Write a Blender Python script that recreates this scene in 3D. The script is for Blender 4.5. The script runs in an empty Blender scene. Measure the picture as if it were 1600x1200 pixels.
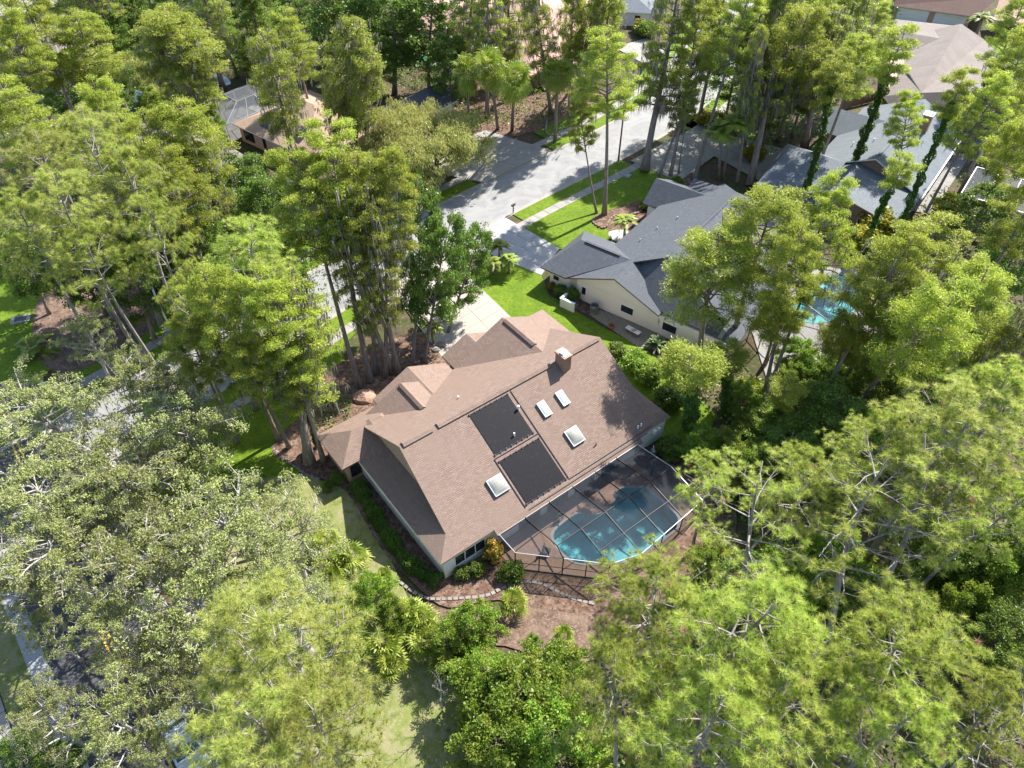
import bpy, bmesh, math, random
import numpy as np
from mathutils import Vector, Matrix
random.seed(7); rng = np.random.default_rng(7)
S = bpy.context.scene
C = S.collection
# ------------------------------------------------------------------ camera, sky, sun, exposure
F, CAMH, PITCH = 1125.0, 50.0, math.radians(45)
cd = bpy.data.cameras.new('camera'); cam = bpy.data.objects.new('camera', cd); C.objects.link(cam)
cam.location = (0, 0, CAMH); cam.rotation_euler = (math.radians(90) - PITCH, 0, 0)
cd.sensor_width = 36; cd.lens = F / 1600 * 36; cd.clip_end = 6000; cd.clip_start = .5
S.camera = cam
SUN_AZ, SUN_EL = math.radians(48), math.radians(46)
W = bpy.data.worlds.new('World'); S.world = W; W.use_nodes = True
wn = W.node_tree.nodes; wl = W.node_tree.links
sky = wn.new('ShaderNodeTexSky'); sky.sky_type = 'NISHITA'; sky.sun_disc = False
sky.sun_elevation = SUN_EL; sky.sun_rotation = math.radians(90) - SUN_AZ
wl.new(sky.outputs[0], wn['Background'].inputs[0]); wn['Background'].inputs[1].default_value = 0.12
sl = bpy.data.lights.new('sun', 'SUN'); sl.energy = 5.0; sl.angle = math.radians(.5); sl.color = (1, .96, .88)
sun = bpy.data.objects.new('sun', sl); C.objects.link(sun)
sd = Vector((math.cos(SUN_AZ) * math.cos(SUN_EL), math.sin(SUN_AZ) * math.cos(SUN_EL), math.sin(SUN_EL)))
sun.rotation_euler = sd.to_track_quat('Z', 'Y').to_euler(); sun.location = sd * 200
S.view_settings.view_transform = 'Standard'; S.view_settings.look = 'None'; S.view_settings.gamma = 1
S.view_settings.exposure = 1.4
S.render.engine = 'CYCLES'
cy = S.cycles; cy.max_bounces = 6; cy.diffuse_bounces = 4; cy.glossy_bounces = 2; cy.transmission_bounces = 3
cy.transparent_max_bounces = 10; cy.use_denoising = True; cy.denoising_input_passes = 'RGB_ALBEDO_NORMAL'; cy.denoising_prefilter = 'ACCURATE'; cy.use_adaptive_sampling = False; cy.sample_clamp_indirect = 4
cy.caustics_reflective = False; cy.caustics_refractive = False

# ------------------------------------------------------------------ helpers
def at(px, py, z=0.0):
    """world point at height z seen at photo pixel (px, py)"""
    x = (px - 800) / F; y = -(py - 600) / F
    c, s = math.cos(PITCH), math.sin(PITCH)
    r = Vector((x, c + s * y, -s + c * y)); t = (z - CAMH) / r.z
    return Vector((r.x * t, r.y * t, z))
def depth(p):
    return p.y * math.cos(PITCH) - (p.z - CAMH) * math.sin(PITCH)
def put(o, parent=None):
    C.objects.link(o)
    if parent is not None: o.parent = parent
    return o
def tag(o, label=None, cat=None, group=None, kind=None):
    if label: o['label'] = label
    if cat: o['category'] = cat
    if group: o['group'] = group
    if kind: o['kind'] = kind
    return o
def empty(name, loc=(0, 0, 0), rz=0):
    o = bpy.data.objects.new(name, None); o.location = loc; o.rotation_euler = (0, 0, rz); o.empty_display_size = .3
    return put(o)
def copy_tree(o, parent=None):
    c = o.copy(); C.objects.link(c); c.parent = parent
    for ch in o.children: copy_tree(ch, c)
    return c
class MB:
    """collects polygons (with optional uv) and links them as ONE mesh object"""
    def __init__(s): s.v = []; s.f = []; s.uv = {}
    def poly(s, pts, uv=None):
        n = len(s.v); s.v += [tuple(p) for p in pts]; s.f.append(list(range(n, n + len(pts))))
        if uv: s.uv[len(s.f) - 1] = uv
        return s
    def box(s, a, b, M=None):
        x0, y0, z0 = a; x1, y1, z1 = b
        P = [Vector(p) for p in ((x0, y0, z0), (x1, y0, z0), (x1, y1, z0), (x0, y1, z0), (x0, y0, z1), (x1, y0, z1), (x1, y1, z1), (x0, y1, z1))]
        if M is not None: P = [M @ p for p in P]
        n = len(s.v); s.v += [tuple(p) for p in P]
        s.f += [[n + i for i in q] for q in ((3, 2, 1, 0), (4, 5, 6, 7), (0, 1, 5, 4), (1, 2, 6, 5), (2, 3, 7, 6), (3, 0, 4, 7))]
        return s
    def bar(s, p, q, w=.06, h=None):
        p, q = Vector(p), Vector(q); d = (q - p).normalized(); h = h or w
        sd_ = d.cross(Vector((0, 0, 1)));  sd_ = sd_.normalized() if sd_.length > 1e-3 else Vector((1, 0, 0)); up = sd_.cross(d)
        n = len(s.v)
        for c in (p, q):
            for a, b in ((-1, -1), (1, -1), (1, 1), (-1, 1)): s.v.append(tuple(c + sd_ * a * w / 2 + up * b * h / 2))
        s.f += [[n + i for i in f] for f in ((0, 1, 2, 3), (7, 6, 5, 4), (0, 4, 5, 1), (1, 5, 6, 2), (2, 6, 7, 3), (3, 7, 4, 0))]
        return s
    def tube(s, pts, rs, k=6, cap=True):
        pts = [Vector(p) for p in pts]; n0 = len(s.v); prev = Vector((1, 0, 0))
        for i, p in enumerate(pts):
            d = (pts[min(i + 1, len(pts) - 1)] - pts[max(i - 1, 0)]).normalized()
            a = prev - d * prev.dot(d)
            if a.length < 1e-3: a = Vector((0, 1, 0)) - d * d.y
            a.normalize(); b = d.cross(a); prev = a
            for j in range(k):
                t = 2 * math.pi * j / k; s.v.append(tuple(p + (a * math.cos(t) + b * math.sin(t)) * rs[i]))
        for i in range(len(pts) - 1):
            for j in range(k):
                s.f.append([n0 + i * k + j, n0 + i * k + (j + 1) % k, n0 + (i + 1) * k + (j + 1) % k, n0 + (i + 1) * k + j])
        if cap: s.f.append([n0 + (len(pts) - 1) * k + j for j in range(k)]); s.f.append([n0 + j for j in range(k)][::-1])
        return s
    def mesh(s, name, m, smooth=False):
        me = bpy.data.meshes.new(name); me.from_pydata(s.v, [], s.f); me.materials.append(m)
        if s.uv:
            ul = me.uv_layers.new(name='UVMap')
            for fi, uv in s.uv.items():
                for li, c in zip(me.polygons[fi].loop_indices, uv): ul.data[li].uv = c
        if smooth: me.polygons.foreach_set('use_smooth', [True] * len(me.polygons))
        me.update(); return me
    def build(s, name, m, parent=None, smooth=False):
        return put(bpy.data.objects.new(name, s.mesh(name, m, smooth)), parent)
def npmesh(name, V, k, m, tint=None):
    """mesh of separate k-gons from an (n*k,3) vertex array"""
    me = bpy.data.meshes.new(name); n = len(V) // k
    me.vertices.add(n * k); me.vertices.foreach_set('co', np.ascontiguousarray(V, dtype=np.float32).ravel())
    me.loops.add(n * k); me.loops.foreach_set('vertex_index', np.arange(n * k, dtype=np.int32))
    me.polygons.add(n); me.polygons.foreach_set('loop_start', np.arange(0, n * k, k, dtype=np.int32))
    me.materials.append(m)
    if tint is not None:
        at_ = me.attributes.new('tint', 'FLOAT', 'POINT'); at_.data.foreach_set('value', np.repeat(tint, k).astype(np.float32))
    me.update(calc_edges=True); return me
def unit(a): return a / np.maximum(np.linalg.norm(a, axis=-1, keepdims=True), 1e-6)
def cards(Cn, D, L, Wd, up=0.0):
    """rhombus leaves centred on Cn along D; returns (n*4,3)"""
    n = len(Cn); D = unit(D); R = unit(rng.normal(size=(n, 3)) + np.array([0, 0, up]))
    Sd = unit(np.cross(D, R)); L = np.broadcast_to(L, (n,))[:, None]; Wd = np.broadcast_to(Wd, (n,))[:, None]
    return np.stack([Cn - D * L / 2, Cn + Sd * Wd / 2 + D * L * .05, Cn + D * L / 2, Cn - Sd * Wd / 2 + D * L * .05], 1).reshape(-1, 3)

# ------------------------------------------------------------------ materials
M = {}
def newmat(name):
    m = bpy.data.materials.new(name); m.use_nodes = True; nt = m.node_tree; M[name] = m
    return m, nt.nodes, nt.links, nt.nodes['Principled BSDF']
def mixc(n, l, fac, a, b, mode='MIX'):
    x = n.new('ShaderNodeMix'); x.data_type = 'RGBA'; x.blend_type = mode
    for i, v in ((0, fac), (6, a), (7, b)):
        if hasattr(v, 'links') or hasattr(v, 'is_output'): l.new(v, x.inputs[i])
        else: x.inputs[i].default_value = v if i == 0 else (*v, 1)
    return x.outputs[2]
def noise(n, l, scale, detail=4, vec=None, rough=.6):
    t = n.new('ShaderNodeTexNoise'); t.inputs['Scale'].default_value = scale; t.inputs['Detail'].default_value = detail; t.inputs['Roughness'].default_value = rough
    if vec is not None: l.new(vec, t.inputs['Vector'])
    return t.outputs['Fac']
def ramp(n, l, f, a, b):
    r = n.new('ShaderNodeMapRange'); r.inputs[1].default_value = a; r.inputs[2].default_value = b; l.new(f, r.inputs[0]); return r.outputs[0]
def bump(n, l, h, bs, strength=.4, dist=.02):
    b = n.new('ShaderNodeBump'); b.inputs['Strength'].default_value = strength; b.inputs['Distance'].default_value = dist
    l.new(h, b.inputs['Height']); l.new(b.outputs[0], bs.inputs['Normal'])
def simple(name, col, rough=.6, metal=0, var=.12, sc=3.0, spec=.4, bmp=.2):
    m, n, l, b = newmat(name); g = n.new('ShaderNodeNewGeometry').outputs['Position']
    f = noise(n, l, sc, 5, g); f2 = ramp(n, l, f, .3, .7)
    c = mixc(n, l, f2, tuple(x * (1 - var) for x in col), tuple(min(1, x * (1 + var)) for x in col))
    l.new(c, b.inputs['Base Color']); b.inputs['Roughness'].default_value = rough; b.inputs['Metallic'].default_value = metal
    b.inputs['Specular IOR Level'].default_value = spec
    if bmp: bump(n, l, noise(n, l, sc * 12, 3, g), b, bmp, .01)
    return m
def surface(name, stops, scales, rough=.9, bmp=.5, bsc=20, bdist=.03):
    """ground-like: successive noise mixes of colours, world space"""
    m, n, l, b = newmat(name); g = n.new('ShaderNodeNewGeometry').outputs['Position']; c = None
    for i, (col, (sc, lo, hi)) in enumerate(zip(stops[1:], scales)):
        c = mixc(n, l, ramp(n, l, noise(n, l, sc, 6, g, .65), lo, hi), stops[0] if c is None else c, col)
    l.new(c, b.inputs['Base Color']); b.inputs['Roughness'].default_value = rough; b.inputs['Specular IOR Level'].default_value = .15
    bump(n, l, noise(n, l, bsc, 4, g), b, bmp, bdist); return m
surface('forest_floor', [(.085, .06, .04), (.05, .065, .02), (.16, .115, .08), (.03, .028, .016)], [(.35, .42, .58), (2.2, .5, .7), (1.1, .55, .7)], bmp=.8, bsc=9, bdist=.08)
surface('mulch', [(.12, .07, .05), (.22, .15, .11), (.05, .033, .025), (.34, .27, .22)], [(1.6, .42, .62), (5, .5, .62), (9, .62, .72)], bmp=1, bsc=14, bdist=.06)
surface('grass_green', [(.095, .155, .009), (.135, .195, .015), (.062, .12, .008), (.175, .20, .035)], [(.5, .4, .6), (3, .45, .65), (9, .55, .75)], bmp=.9, bsc=18, bdist=.05)
surface('grass_dry', [(.16, .185, .05), (.21, .20, .10), (.10, .135, .025), (.26, .22, .14)], [(.5, .42, .58), (1.5, .48, .62), (6, .52, .66)], bmp=.9, bsc=18, bdist=.05)
surface('pebble_bed', [(.22, .18, .125), (.3, .26, .21), (.13, .1, .07)], [(6, .4, .6), (11, .52, .66)], bmp=1, bsc=12, bdist=.05)
surface('pine_straw', [(.17, .115, .085), (.09, .06, .045), (.26, .19, .15)], [(1.2, .4, .6), (6, .5, .7)], bmp=.8, bsc=15, bdist=.05)
def road_mat(name, base, swirl):
    m, n, l, b = newmat(name); g = n.new('ShaderNodeNewGeometry').outputs['Position']
    wv = n.new('ShaderNodeTexNoise'); wv.inputs['Scale'].default_value = .22; wv.inputs['Detail'].default_value = 3; wv.inputs['Distortion'].default_value = 3.0
    l.new(g, wv.inputs['Vector'])
    c = mixc(n, l, ramp(n, l, wv.outputs['Fac'], .38, .62), tuple(x * (1 - swirl) for x in base), tuple(x * (1 + swirl) for x in base))
    c = mixc(n, l, ramp(n, l, noise(n, l, 14, 4, g), .3, .7), c, tuple(x * .82 for x in base))
    cr = n.new('ShaderNodeTexVoronoi'); cr.feature = 'DISTANCE_TO_EDGE'; cr.inputs['Scale'].default_value = .16; wp = n.new('ShaderNodeVectorMath'); wp.operation = 'ADD'
    wn_ = n.new('ShaderNodeTexNoise'); wn_.inputs['Scale'].default_value = .8; wn_.inputs['Detail'].default_value = 5; l.new(g, wn_.inputs['Vector']); sc_ = n.new('ShaderNodeVectorMath'); sc_.operation = 'SCALE'; sc_.inputs[3].default_value = 2.2
    l.new(wn_.outputs['Color'], sc_.inputs[0]); l.new(g, wp.inputs[0]); l.new(sc_.outputs[0], wp.inputs[1]); l.new(wp.outputs[0], cr.inputs['Vector'])
    c = mixc(n, l, ramp(n, l, cr.outputs['Distance'], .006, .001), c, tuple(x * .55 for x in base))
    c = mixc(n, l, ramp(n, l, noise(n, l, .9, 4, g), .66, .8), c, tuple(x * .72 for x in base))
    l.new(c, b.inputs['Base Color']); b.inputs['Roughness'].default_value = .85; bump(n, l, noise(n, l, 40, 3, g), b, .5, .01)
road_mat('asphalt_light', (.235, .232, .23), .17); road_mat('asphalt_dark', (.06, .06, .064), .2)
simple('concrete', (.25, .235, .21), .85, var=.14, sc=.9); simple('concrete_white', (.315, .31, .30), .85, var=.08, sc=.7)
simple('concrete_grey', (.2, .19, .18), .85, var=.16, sc=1.2)
simple('driveway_pink', (.31, .275, .24), .85, var=.07, sc=.6); simple('kerb', (.27, .25, .215), .85, var=.15, sc=1.5)
simple('cream_wall', (.82, .74, .64), .8, var=.02, sc=.4, bmp=0); simple('white_wall', (.72, .72, .70), .75, var=.03, sc=.5, bmp=0)
simple('tan_siding', (.45, .34, .26), .8, var=.08); simple('tan_brick', (.42, .28, .20), .85, var=.25, sc=5)
simple('brown_wall', (.24, .16, .12), .8, var=.1); simple('pink_wall', (.5, .36, .3), .8, var=.08)
simple('fascia_dark', (.11, .085, .07), .6, var=.1); simple('fascia_white', (.75, .74, .7), .5, var=.05)
simple('white_metal', (.8, .8, .78), .35, var=.04); simple('bronze_metal', (.022, .018, .016), .5, metal=0, var=.1, bmp=0)
simple('grey_metal', (.3, .3, .3), .4, metal=.6, var=.1); simple('galvanised', (.5, .52, .54), .35, metal=.7, var=.1)
simple('dark_metal', (.04, .04, .045), .5, metal=.3); simple('terracotta', (.42, .12, .05), .7); simple('black_rubber', (.02, .02, .02), .8)
simple('wood_post', (.10, .07, .05), .85, var=.3, sc=4); simple('fence_wood', (.2, .14, .10), .85, var=.25, sc=3)
simple('edging_stone', (.2, .18, .165), .85, var=.25, sc=2, bmp=.5); simple('paint_yellow', (.7, .42, .04), .7, var=.2, sc=2); simple('paint_white', (.75, .75, .72), .6)
simple('car_paint', (.55, .6, .62), .25, metal=.4, var=.02, bmp=0); simple('red_plant', (.35, .03, .06), .6); simple('chimney_brick', (.33, .2, .14), .85, var=.25, sc=8)
simple('pool_plaster', (.17, .48, .52), .6, var=.25, sc=.8, bmp=0); simple('pool_plaster_light', (.08, .36, .39), .6, var=.15, sc=.8, bmp=0); simple('pool_plaster_green', (.03, .25, .17), .6, var=.1)
simple('pond_water', (.06, .10, .15), .12, var=.15, sc=.2, spec=.8); simple('solar_black', (.022, .022, .026), .5, var=.25, sc=1.5)
simple('patio_white', (.25, .235, .22), .8, var=.07, sc=.8)
def leafy_solar():
    m, n, l, b = newmat('solar_mat'); g = n.new('ShaderNodeNewGeometry').outputs['Position']
    v = n.new('ShaderNodeTexNoise'); v.inputs['Scale'].default_value = 2.5; v.inputs['Detail'].default_value = 8; v.inputs['Distortion'].default_value = 2.5; l.new(g, v.inputs['Vector'])
    c = mixc(n, l, ramp(n, l, v.outputs['Fac'], .6, .75), (.011, .011, .014), (.05, .036, .028))
    tw = n.new('ShaderNodeTexWave'); tw.wave_type = 'BANDS'; tw.bands_direction = 'X'; tw.inputs['Scale'].default_value = 3.4; l.new(n.new('ShaderNodeTexCoord').outputs['Object'], tw.inputs['Vector'])
    c = mixc(n, l, ramp(n, l, tw.outputs['Fac'], .0, .3), (.008, .008, .01), c)
    l.new(c, b.inputs['Base Color']); b.inputs['Roughness'].default_value = .55; b.inputs['Specular IOR Level'].default_value = .12; bump(n, l, tw.outputs['Fac'], b, .12, .005)
leafy_solar()
def tiles(name, c1, c2, c3, mort, bw, rh, ms, rough=.85, bmp=.6, use_uv=True, bd=.02, patch=.12):
    m, n, l, b = newmat(name); br = n.new('ShaderNodeTexBrick'); g = n.new('ShaderNodeNewGeometry').outputs['Position']
    uv = n.new('ShaderNodeUVMap').outputs[0] if use_uv else g
    l.new(uv, br.inputs['Vector']); br.inputs['Scale'].default_value = 1; br.inputs['Brick Width'].default_value = bw; br.inputs['Row Height'].default_value = rh
    br.inputs['Mortar Size'].default_value = ms; br.inputs['Mortar Smooth'].default_value = .2; br.inputs['Bias'].default_value = 0
    br.inputs['Color1'].default_value = (*c1, 1); br.inputs['Color2'].default_value = (*c2, 1); br.inputs['Mortar'].default_value = (*mort, 1)
    c = mixc(n, l, ramp(n, l, noise(n, l, 2.6, 3, uv), .5, .68), br.outputs['Color'], c3, 'MIX')
    c = mixc(n, l, .55, br.outputs['Color'], c)
    lo = n.new('ShaderNodeTexNoise'); lo.inputs['Scale'].default_value = .35; lo.inputs['Detail'].default_value = 5; l.new(g, lo.inputs['Vector'])
    c = mixc(n, l, ramp(n, l, lo.outputs['Fac'], .35, .7), c, tuple(x * (1 - patch * 2) for x in c1))  if patch else c
    if use_uv:      # rain streaks down the slope and faint grime
        mp = n.new('ShaderNodeMapping'); mp.inputs['Scale'].default_value = (1.6, .13, 1); l.new(uv, mp.inputs[0])
        c = mixc(n, l, ramp(n, l, noise(n, l, 1, 6, mp.outputs[0], .7), .5, .78), c, tuple(x * .66 for x in c1))
    l.new(c, b.inputs['Base Color']); b.inputs['Roughness'].default_value = rough; b.inputs['Specular IOR Level'].default_value = .1
    inv = n.new('ShaderNodeMath'); inv.operation = 'SUBTRACT'; inv.inputs[0].default_value = 1; l.new(br.outputs['Fac'], inv.inputs[1])
    bump(n, l, inv.outputs[0], b, bmp, bd)
tiles('shingle_brown', (.268, .194, .157), (.188, .13, .104), (.18, .158, .16), (.105, .072, .06), .34, .15, .013)
tiles('shingle_slate', (.115, .125, .142), (.078, .085, .1), (.135, .137, .146), (.04, .044, .052), .34, .15, .013)
tiles('shingle_blue', (.18, .2, .22), (.135, .15, .168), (.2, .205, .21), (.1, .11, .12), .34, .15, .012)
tiles('shingle_taupe', (.235, .2, .18), (.19, .165, .15), (.21, .19, .18), (.18, .155, .14), .34, .15, .012)
tiles('shingle_tan', (.42, .3, .22), (.3, .2, .15), (.3, .26, .22), (.18, .12, .09), .34, .15, .012)
tiles('shingle_darkbrown', (.14, .09, .075), (.1, .065, .055), (.13, .1, .09), (.06, .04, .035), .34, .15, .012)
tiles('tile_pink', (.55, .36, .29), (.48, .3, .24), (.5, .36, .3), (.3, .18, .14), .3, .35, .03)
tiles('paver_brown', (.30, .20, .15), (.22, .15, .12), (.34, .26, .2), (.1, .07, .055), .22, .11, .01, use_uv=False, patch=.05)
def glassy(name, col=(.02, .025, .03), rough=.08):
    m, n, l, b = newmat(name); b.inputs['Base Color'].default_value = (*col, 1); b.inputs['Roughness'].default_value = rough; b.inputs['Specular IOR Level'].default_value = .7
glassy('window_glass'); glassy('windscreen', (.03, .05, .05))
def dome_mat():
    m, n, l, b = newmat('skylight_acrylic'); b.inputs['Base Color'].default_value = (.27, .265, .235, 1); b.inputs['Roughness'].default_value = .18; b.inputs['Specular IOR Level'].default_value = .7
dome_mat()
def screen_mat(name, col, fac):
    m, n, l, b = newmat(name); nt = m.node_tree; out = n['Material Output']; n.remove(b)
    t = n.new('ShaderNodeBsdfTransparent'); d = n.new('ShaderNodeBsdfDiffuse'); d.inputs[0].default_value = (*col, 1)
    mx = n.new('ShaderNodeMixShader'); g = n.new('ShaderNodeNewGeometry').outputs['Position']; f = n.new('ShaderNodeMapRange')
    l.new(noise(n, l, .8, 4, g), f.inputs[0]); f.inputs[3].default_value = fac - .06; f.inputs[4].default_value = fac + .06
    l.new(f.outputs[0], mx.inputs[0]); l.new(t.outputs[0], mx.inputs[1]); l.new(d.outputs[0], mx.inputs[2]); l.new(mx.outputs[0], out.inputs[0])
screen_mat('screen_mesh', (.055, .06, .072), .38); screen_mat('screen_mesh_thin', (.05, .05, .06), .2); screen_mat('screen_mesh_pale', (.12, .125, .14), .5)
def water_mat():
    m, n, l, b = newmat('pool_water'); out = n['Material Output']; n.remove(b)
    t = n.new('ShaderNodeBsdfTransparent'); t.inputs[0].default_value = (.78, .96, .97, 1); g_ = n.new('ShaderNodeBsdfGlossy'); g_.inputs['Roughness'].default_value = .06
    fr = n.new('ShaderNodeFresnel'); fr.inputs[0].default_value = 1.33; mx = n.new('ShaderNodeMixShader')
    bp = n.new('ShaderNodeBump'); bp.inputs['Strength'].default_value = .25; bp.inputs['Distance'].default_value = .05
    l.new(noise(n, l, 2.5, 3, n.new('ShaderNodeNewGeometry').outputs['Position']), bp.inputs['Height'])
    l.new(bp.outputs[0], g_.inputs['Normal']); l.new(bp.outputs[0], fr.inputs['Normal'])
    l.new(fr.outputs[0], mx.inputs[0]); l.new(t.outputs[0], mx.inputs[1]); l.new(g_.outputs[0], mx.inputs[2]); l.new(mx.outputs[0], out.inputs[0])
water_mat()
def leaf_mat(name, a, b_, c, transl=.35, rough=.45, spec=.35):
    """a..b per-leaf tint, c = occasional odd colour by clump"""
    m, n, l, b = newmat(name); out = n['Material Output']
    at_ = n.new('ShaderNodeAttribute'); at_.attribute_name = 'tint'
    col = mixc(n, l, at_.outputs['Fac'], a, b_)
    g = n.new('ShaderNodeTexCoord').outputs['Object']
    col = mixc(n, l, ramp(n, l, noise(n, l, .7, 3, g), .48, .75), col, c)
    oi = n.new('ShaderNodeObjectInfo'); hs = n.new('ShaderNodeHueSaturation'); l.new(col, hs.inputs['Color'])
    r1 = n.new('ShaderNodeMapRange'); l.new(oi.outputs['Random'], r1.inputs[0]); r1.inputs[3].default_value = .482; r1.inputs[4].default_value = .500; l.new(r1.outputs[0], hs.inputs['Hue'])
    r2 = n.new('ShaderNodeMapRange'); l.new(oi.outputs['Random'], r2.inputs[0]); r2.inputs[3].default_value = .8; r2.inputs[4].default_value = 1.22; l.new(r2.outputs[0], hs.inputs['Value'])
    l.new(hs.outputs[0], b.inputs['Base Color']); b.inputs['Roughness'].default_value = rough; b.inputs['Specular IOR Level'].default_value = spec
    tr = n.new('ShaderNodeBsdfTranslucent'); l.new(hs.outputs[0], tr.inputs[0]); mx = n.new('ShaderNodeMixShader'); mx.inputs[0].default_value = transl
    l.new(b.outputs[0], mx.inputs[1]); l.new(tr.outputs[0], mx.inputs[2]); l.new(mx.outputs[0], out.inputs[0])
leaf_mat('needle_cypress', (.25, .34, .04), (.48, .53, .09), (.19, .27, .045), .52)
leaf_mat('needle_pine', (.20, .31, .035), (.56, .60, .16), (.34, .41, .07), .48)
leaf_mat('needle_yellow', (.26, .35, .06), (.58, .61, .20), (.42, .45, .11), .45)
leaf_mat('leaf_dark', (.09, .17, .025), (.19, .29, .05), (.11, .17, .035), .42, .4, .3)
leaf_mat('leaf_oak', (.23, .29, .08), (.46, .49, .21), (.33, .36, .17), .46, .5, .2)
leaf_mat('leaf_bright', (.11, .23, .022), (.25, .36, .045), (.32, .37, .06), .45)
leaf_mat('leaf_willow', (.30, .35, .09), (.48, .50, .18), (.34, .31, .1), .42)
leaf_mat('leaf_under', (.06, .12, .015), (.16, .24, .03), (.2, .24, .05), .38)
leaf_mat('frond', (.13, .22, .02), (.32, .38, .06), (.36, .36, .1), .35)
leaf_mat('frond_dark', (.05, .10, .025), (.12, .17, .05), (.2, .17, .09), .25)
leaf_mat('leaf_yellow', (.25, .3, .02), (.42, .4, .05), (.5, .3, .08), .4)
leaf_mat('leaf_croton', (.5, .3, .06), (.2, .25, .03), (.6, .13, .05), .35)
leaf_mat('leaf_vine', (.05, .12, .015), (.12, .22, .03), (.08, .15, .02), .35)
leaf_mat('moss', (.20, .19, .14), (.32, .30, .24), (.17, .18, .12), .25, .9, .05)
leaf_mat('dead_leaf', (.35, .2, .12), (.45, .3, .2), (.3, .16, .08), .3)
def bark(name, a, b_):
    m, n, l, b = newmat(name); tc = n.new('ShaderNodeTexCoord').outputs['Object']; mp = n.new('ShaderNodeMapping'); mp.inputs['Scale'].default_value = (6, 6, 1.2); l.new(tc, mp.inputs[0])
    f = noise(n, l, 1, 6, mp.outputs[0], .7); l.new(mixc(n, l, ramp(n, l, f, .35, .65), a, b_), b.inputs['Base Color']); b.inputs['Roughness'].default_value = .9
    bump(n, l, f, b, .8, .05)
bark('bark_cypress', (.13, .095, .075), (.3, .25, .21)); bark('bark_pine', (.12, .08, .06), (.27, .2, .165)); bark('bark_oak', (.2, .185, .165), (.5, .47, .42)); bark('bark_grey', (.15, .13, .115), (.34, .31, .275)); bark('bark_palm', (.15, .12, .1), (.28, .23, .19))
# ------------------------------------------------------------------ the setting
def patch(name, pts, z0, z1, m, kind='structure', parent=None):
    """a slab with a polygonal outline (world xy), top at z1"""
    b = MB(); P = [Vector((p[0], p[1], 0)) for p in pts]
    ar = sum(P[i].x * P[(i + 1) % len(P)].y - P[(i + 1) % len(P)].x * P[i].y for i in range(len(P)))
    if ar < 0: P = P[::-1]
    b.poly([(p.x, p.y, z1) for p in P])
    for i in range(len(P)):
        a, c = P[i], P[(i + 1) % len(P)]; b.poly([(a.x, a.y, z0), (c.x, c.y, z0), (c.x, c.y, z1), (a.x, a.y, z1)])
    o = b.build(name, M[m] if isinstance(m, str) else m, parent)
    if parent is None: tag(o, kind=kind)
    return o
def px(*q): return [at(a, b) for a, b in q]
def smooth_poly(P, n=4):
    """closed Catmull-Rom through world points"""
    out = []; k = len(P)
    for i in range(k):
        a, b, c, d = P[i - 1], P[i], P[(i + 1) % k], P[(i + 2) % k]
        for j in range(n):
            t = j / n; out.append(.5 * ((2 * b) + (c - a) * t + (2 * a - 5 * b + 4 * c - d) * t * t + (3 * b - a - 3 * c + d) * t ** 3))
    return out
gb = MB(); N = 24; R0 = 1500
HO, HA = at(688.5, 882.5, 2.6), math.radians(37.6)
POOL_UV = smooth_poly([Vector((*p, 0)) for p in ((8.9, -2.6), (9.6, -1.55), (12.3, -1.4), (13.1, -2.3), (14.5, -2.75), (15.9, -2.35), (17.1, -1.75), (18.5, -2.7), (18.9, -3.4), (18.95, -6.7), (18.2, -7.6), (17.4, -7.75), (13.3, -7.75), (12.5, -7.5), (9.5, -5.5), (8.8, -4.2))], 4)
POOL_W = [Vector((HO.x + math.cos(HA) * p.x - math.sin(HA) * p.y, HO.y + math.sin(HA) * p.x + math.cos(HA) * p.y, 0)) for p in POOL_UV]
def holed(outer, inner, z, m, name, parent=None):
    bm = bmesh.new(); E_ = []
    for P in (outer, inner):
        vs = [bm.verts.new((p[0], p[1], z)) for p in P]
        for i in range(len(vs)): E_.append(bm.edges.new((vs[i], vs[(i + 1) % len(vs)])))
    bmesh.ops.triangle_fill(bm, use_beauty=True, edges=E_, normal=(0, 0, 1))
    for f in bm.faces:
        f.normal_update()
        if f.normal.z < 0: f.normal_flip()
    me = bpy.data.meshes.new(name); bm.to_mesh(me); bm.free(); me.materials.append(M[m]); return put(bpy.data.objects.new(name, me), parent)
tag(holed([(-R0, -R0), (R0, -R0), (R0, R0), (-R0, R0)], POOL_W, -.03, 'forest_floor', 'ground'), kind='structure')
# street polylines: near kerb, resampled; left normal gives the far side
near = [(-46, 29.5), (-31, 45.6), (-15.9, 64.3), (-0.8, 80.0), (16.1, 95.8), (26, 106.5), (35, 119), (42, 133), (50, 152), (60, 190)]
def catmull(P, step=1.25):
    P = [Vector((p[0], p[1], 0)) for p in P]; Q = []
    for i in range(len(P) - 1):
        a, b, c, d = P[max(i - 1, 0)], P[i], P[i + 1], P[min(i + 2, len(P) - 1)]
        for j in range(40):
            t = j / 40; Q.append(.5 * ((2 * b) + (c - a) * t + (2 * a - 5 * b + 4 * c - d) * t * t + (3 * b - a - 3 * c + d) * t ** 3))
    Q.append(P[-1]); out = [Q[0]]; acc = 0
    for i in range(1, len(Q)):
        acc += (Q[i] - Q[i - 1]).length
        if acc >= step: out.append(Q[i]); acc = 0
    return out
NR = catmull(near); RW = 8.5
def nrm(P, i):
    d = (P[min(i + 1, len(P) - 1)] - P[max(i - 1, 0)]).normalized(); return Vector((-d.y, d.x, 0))
def off(P, k): return [p + nrm(P, i) * k for i, p in enumerate(P)]
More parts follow.
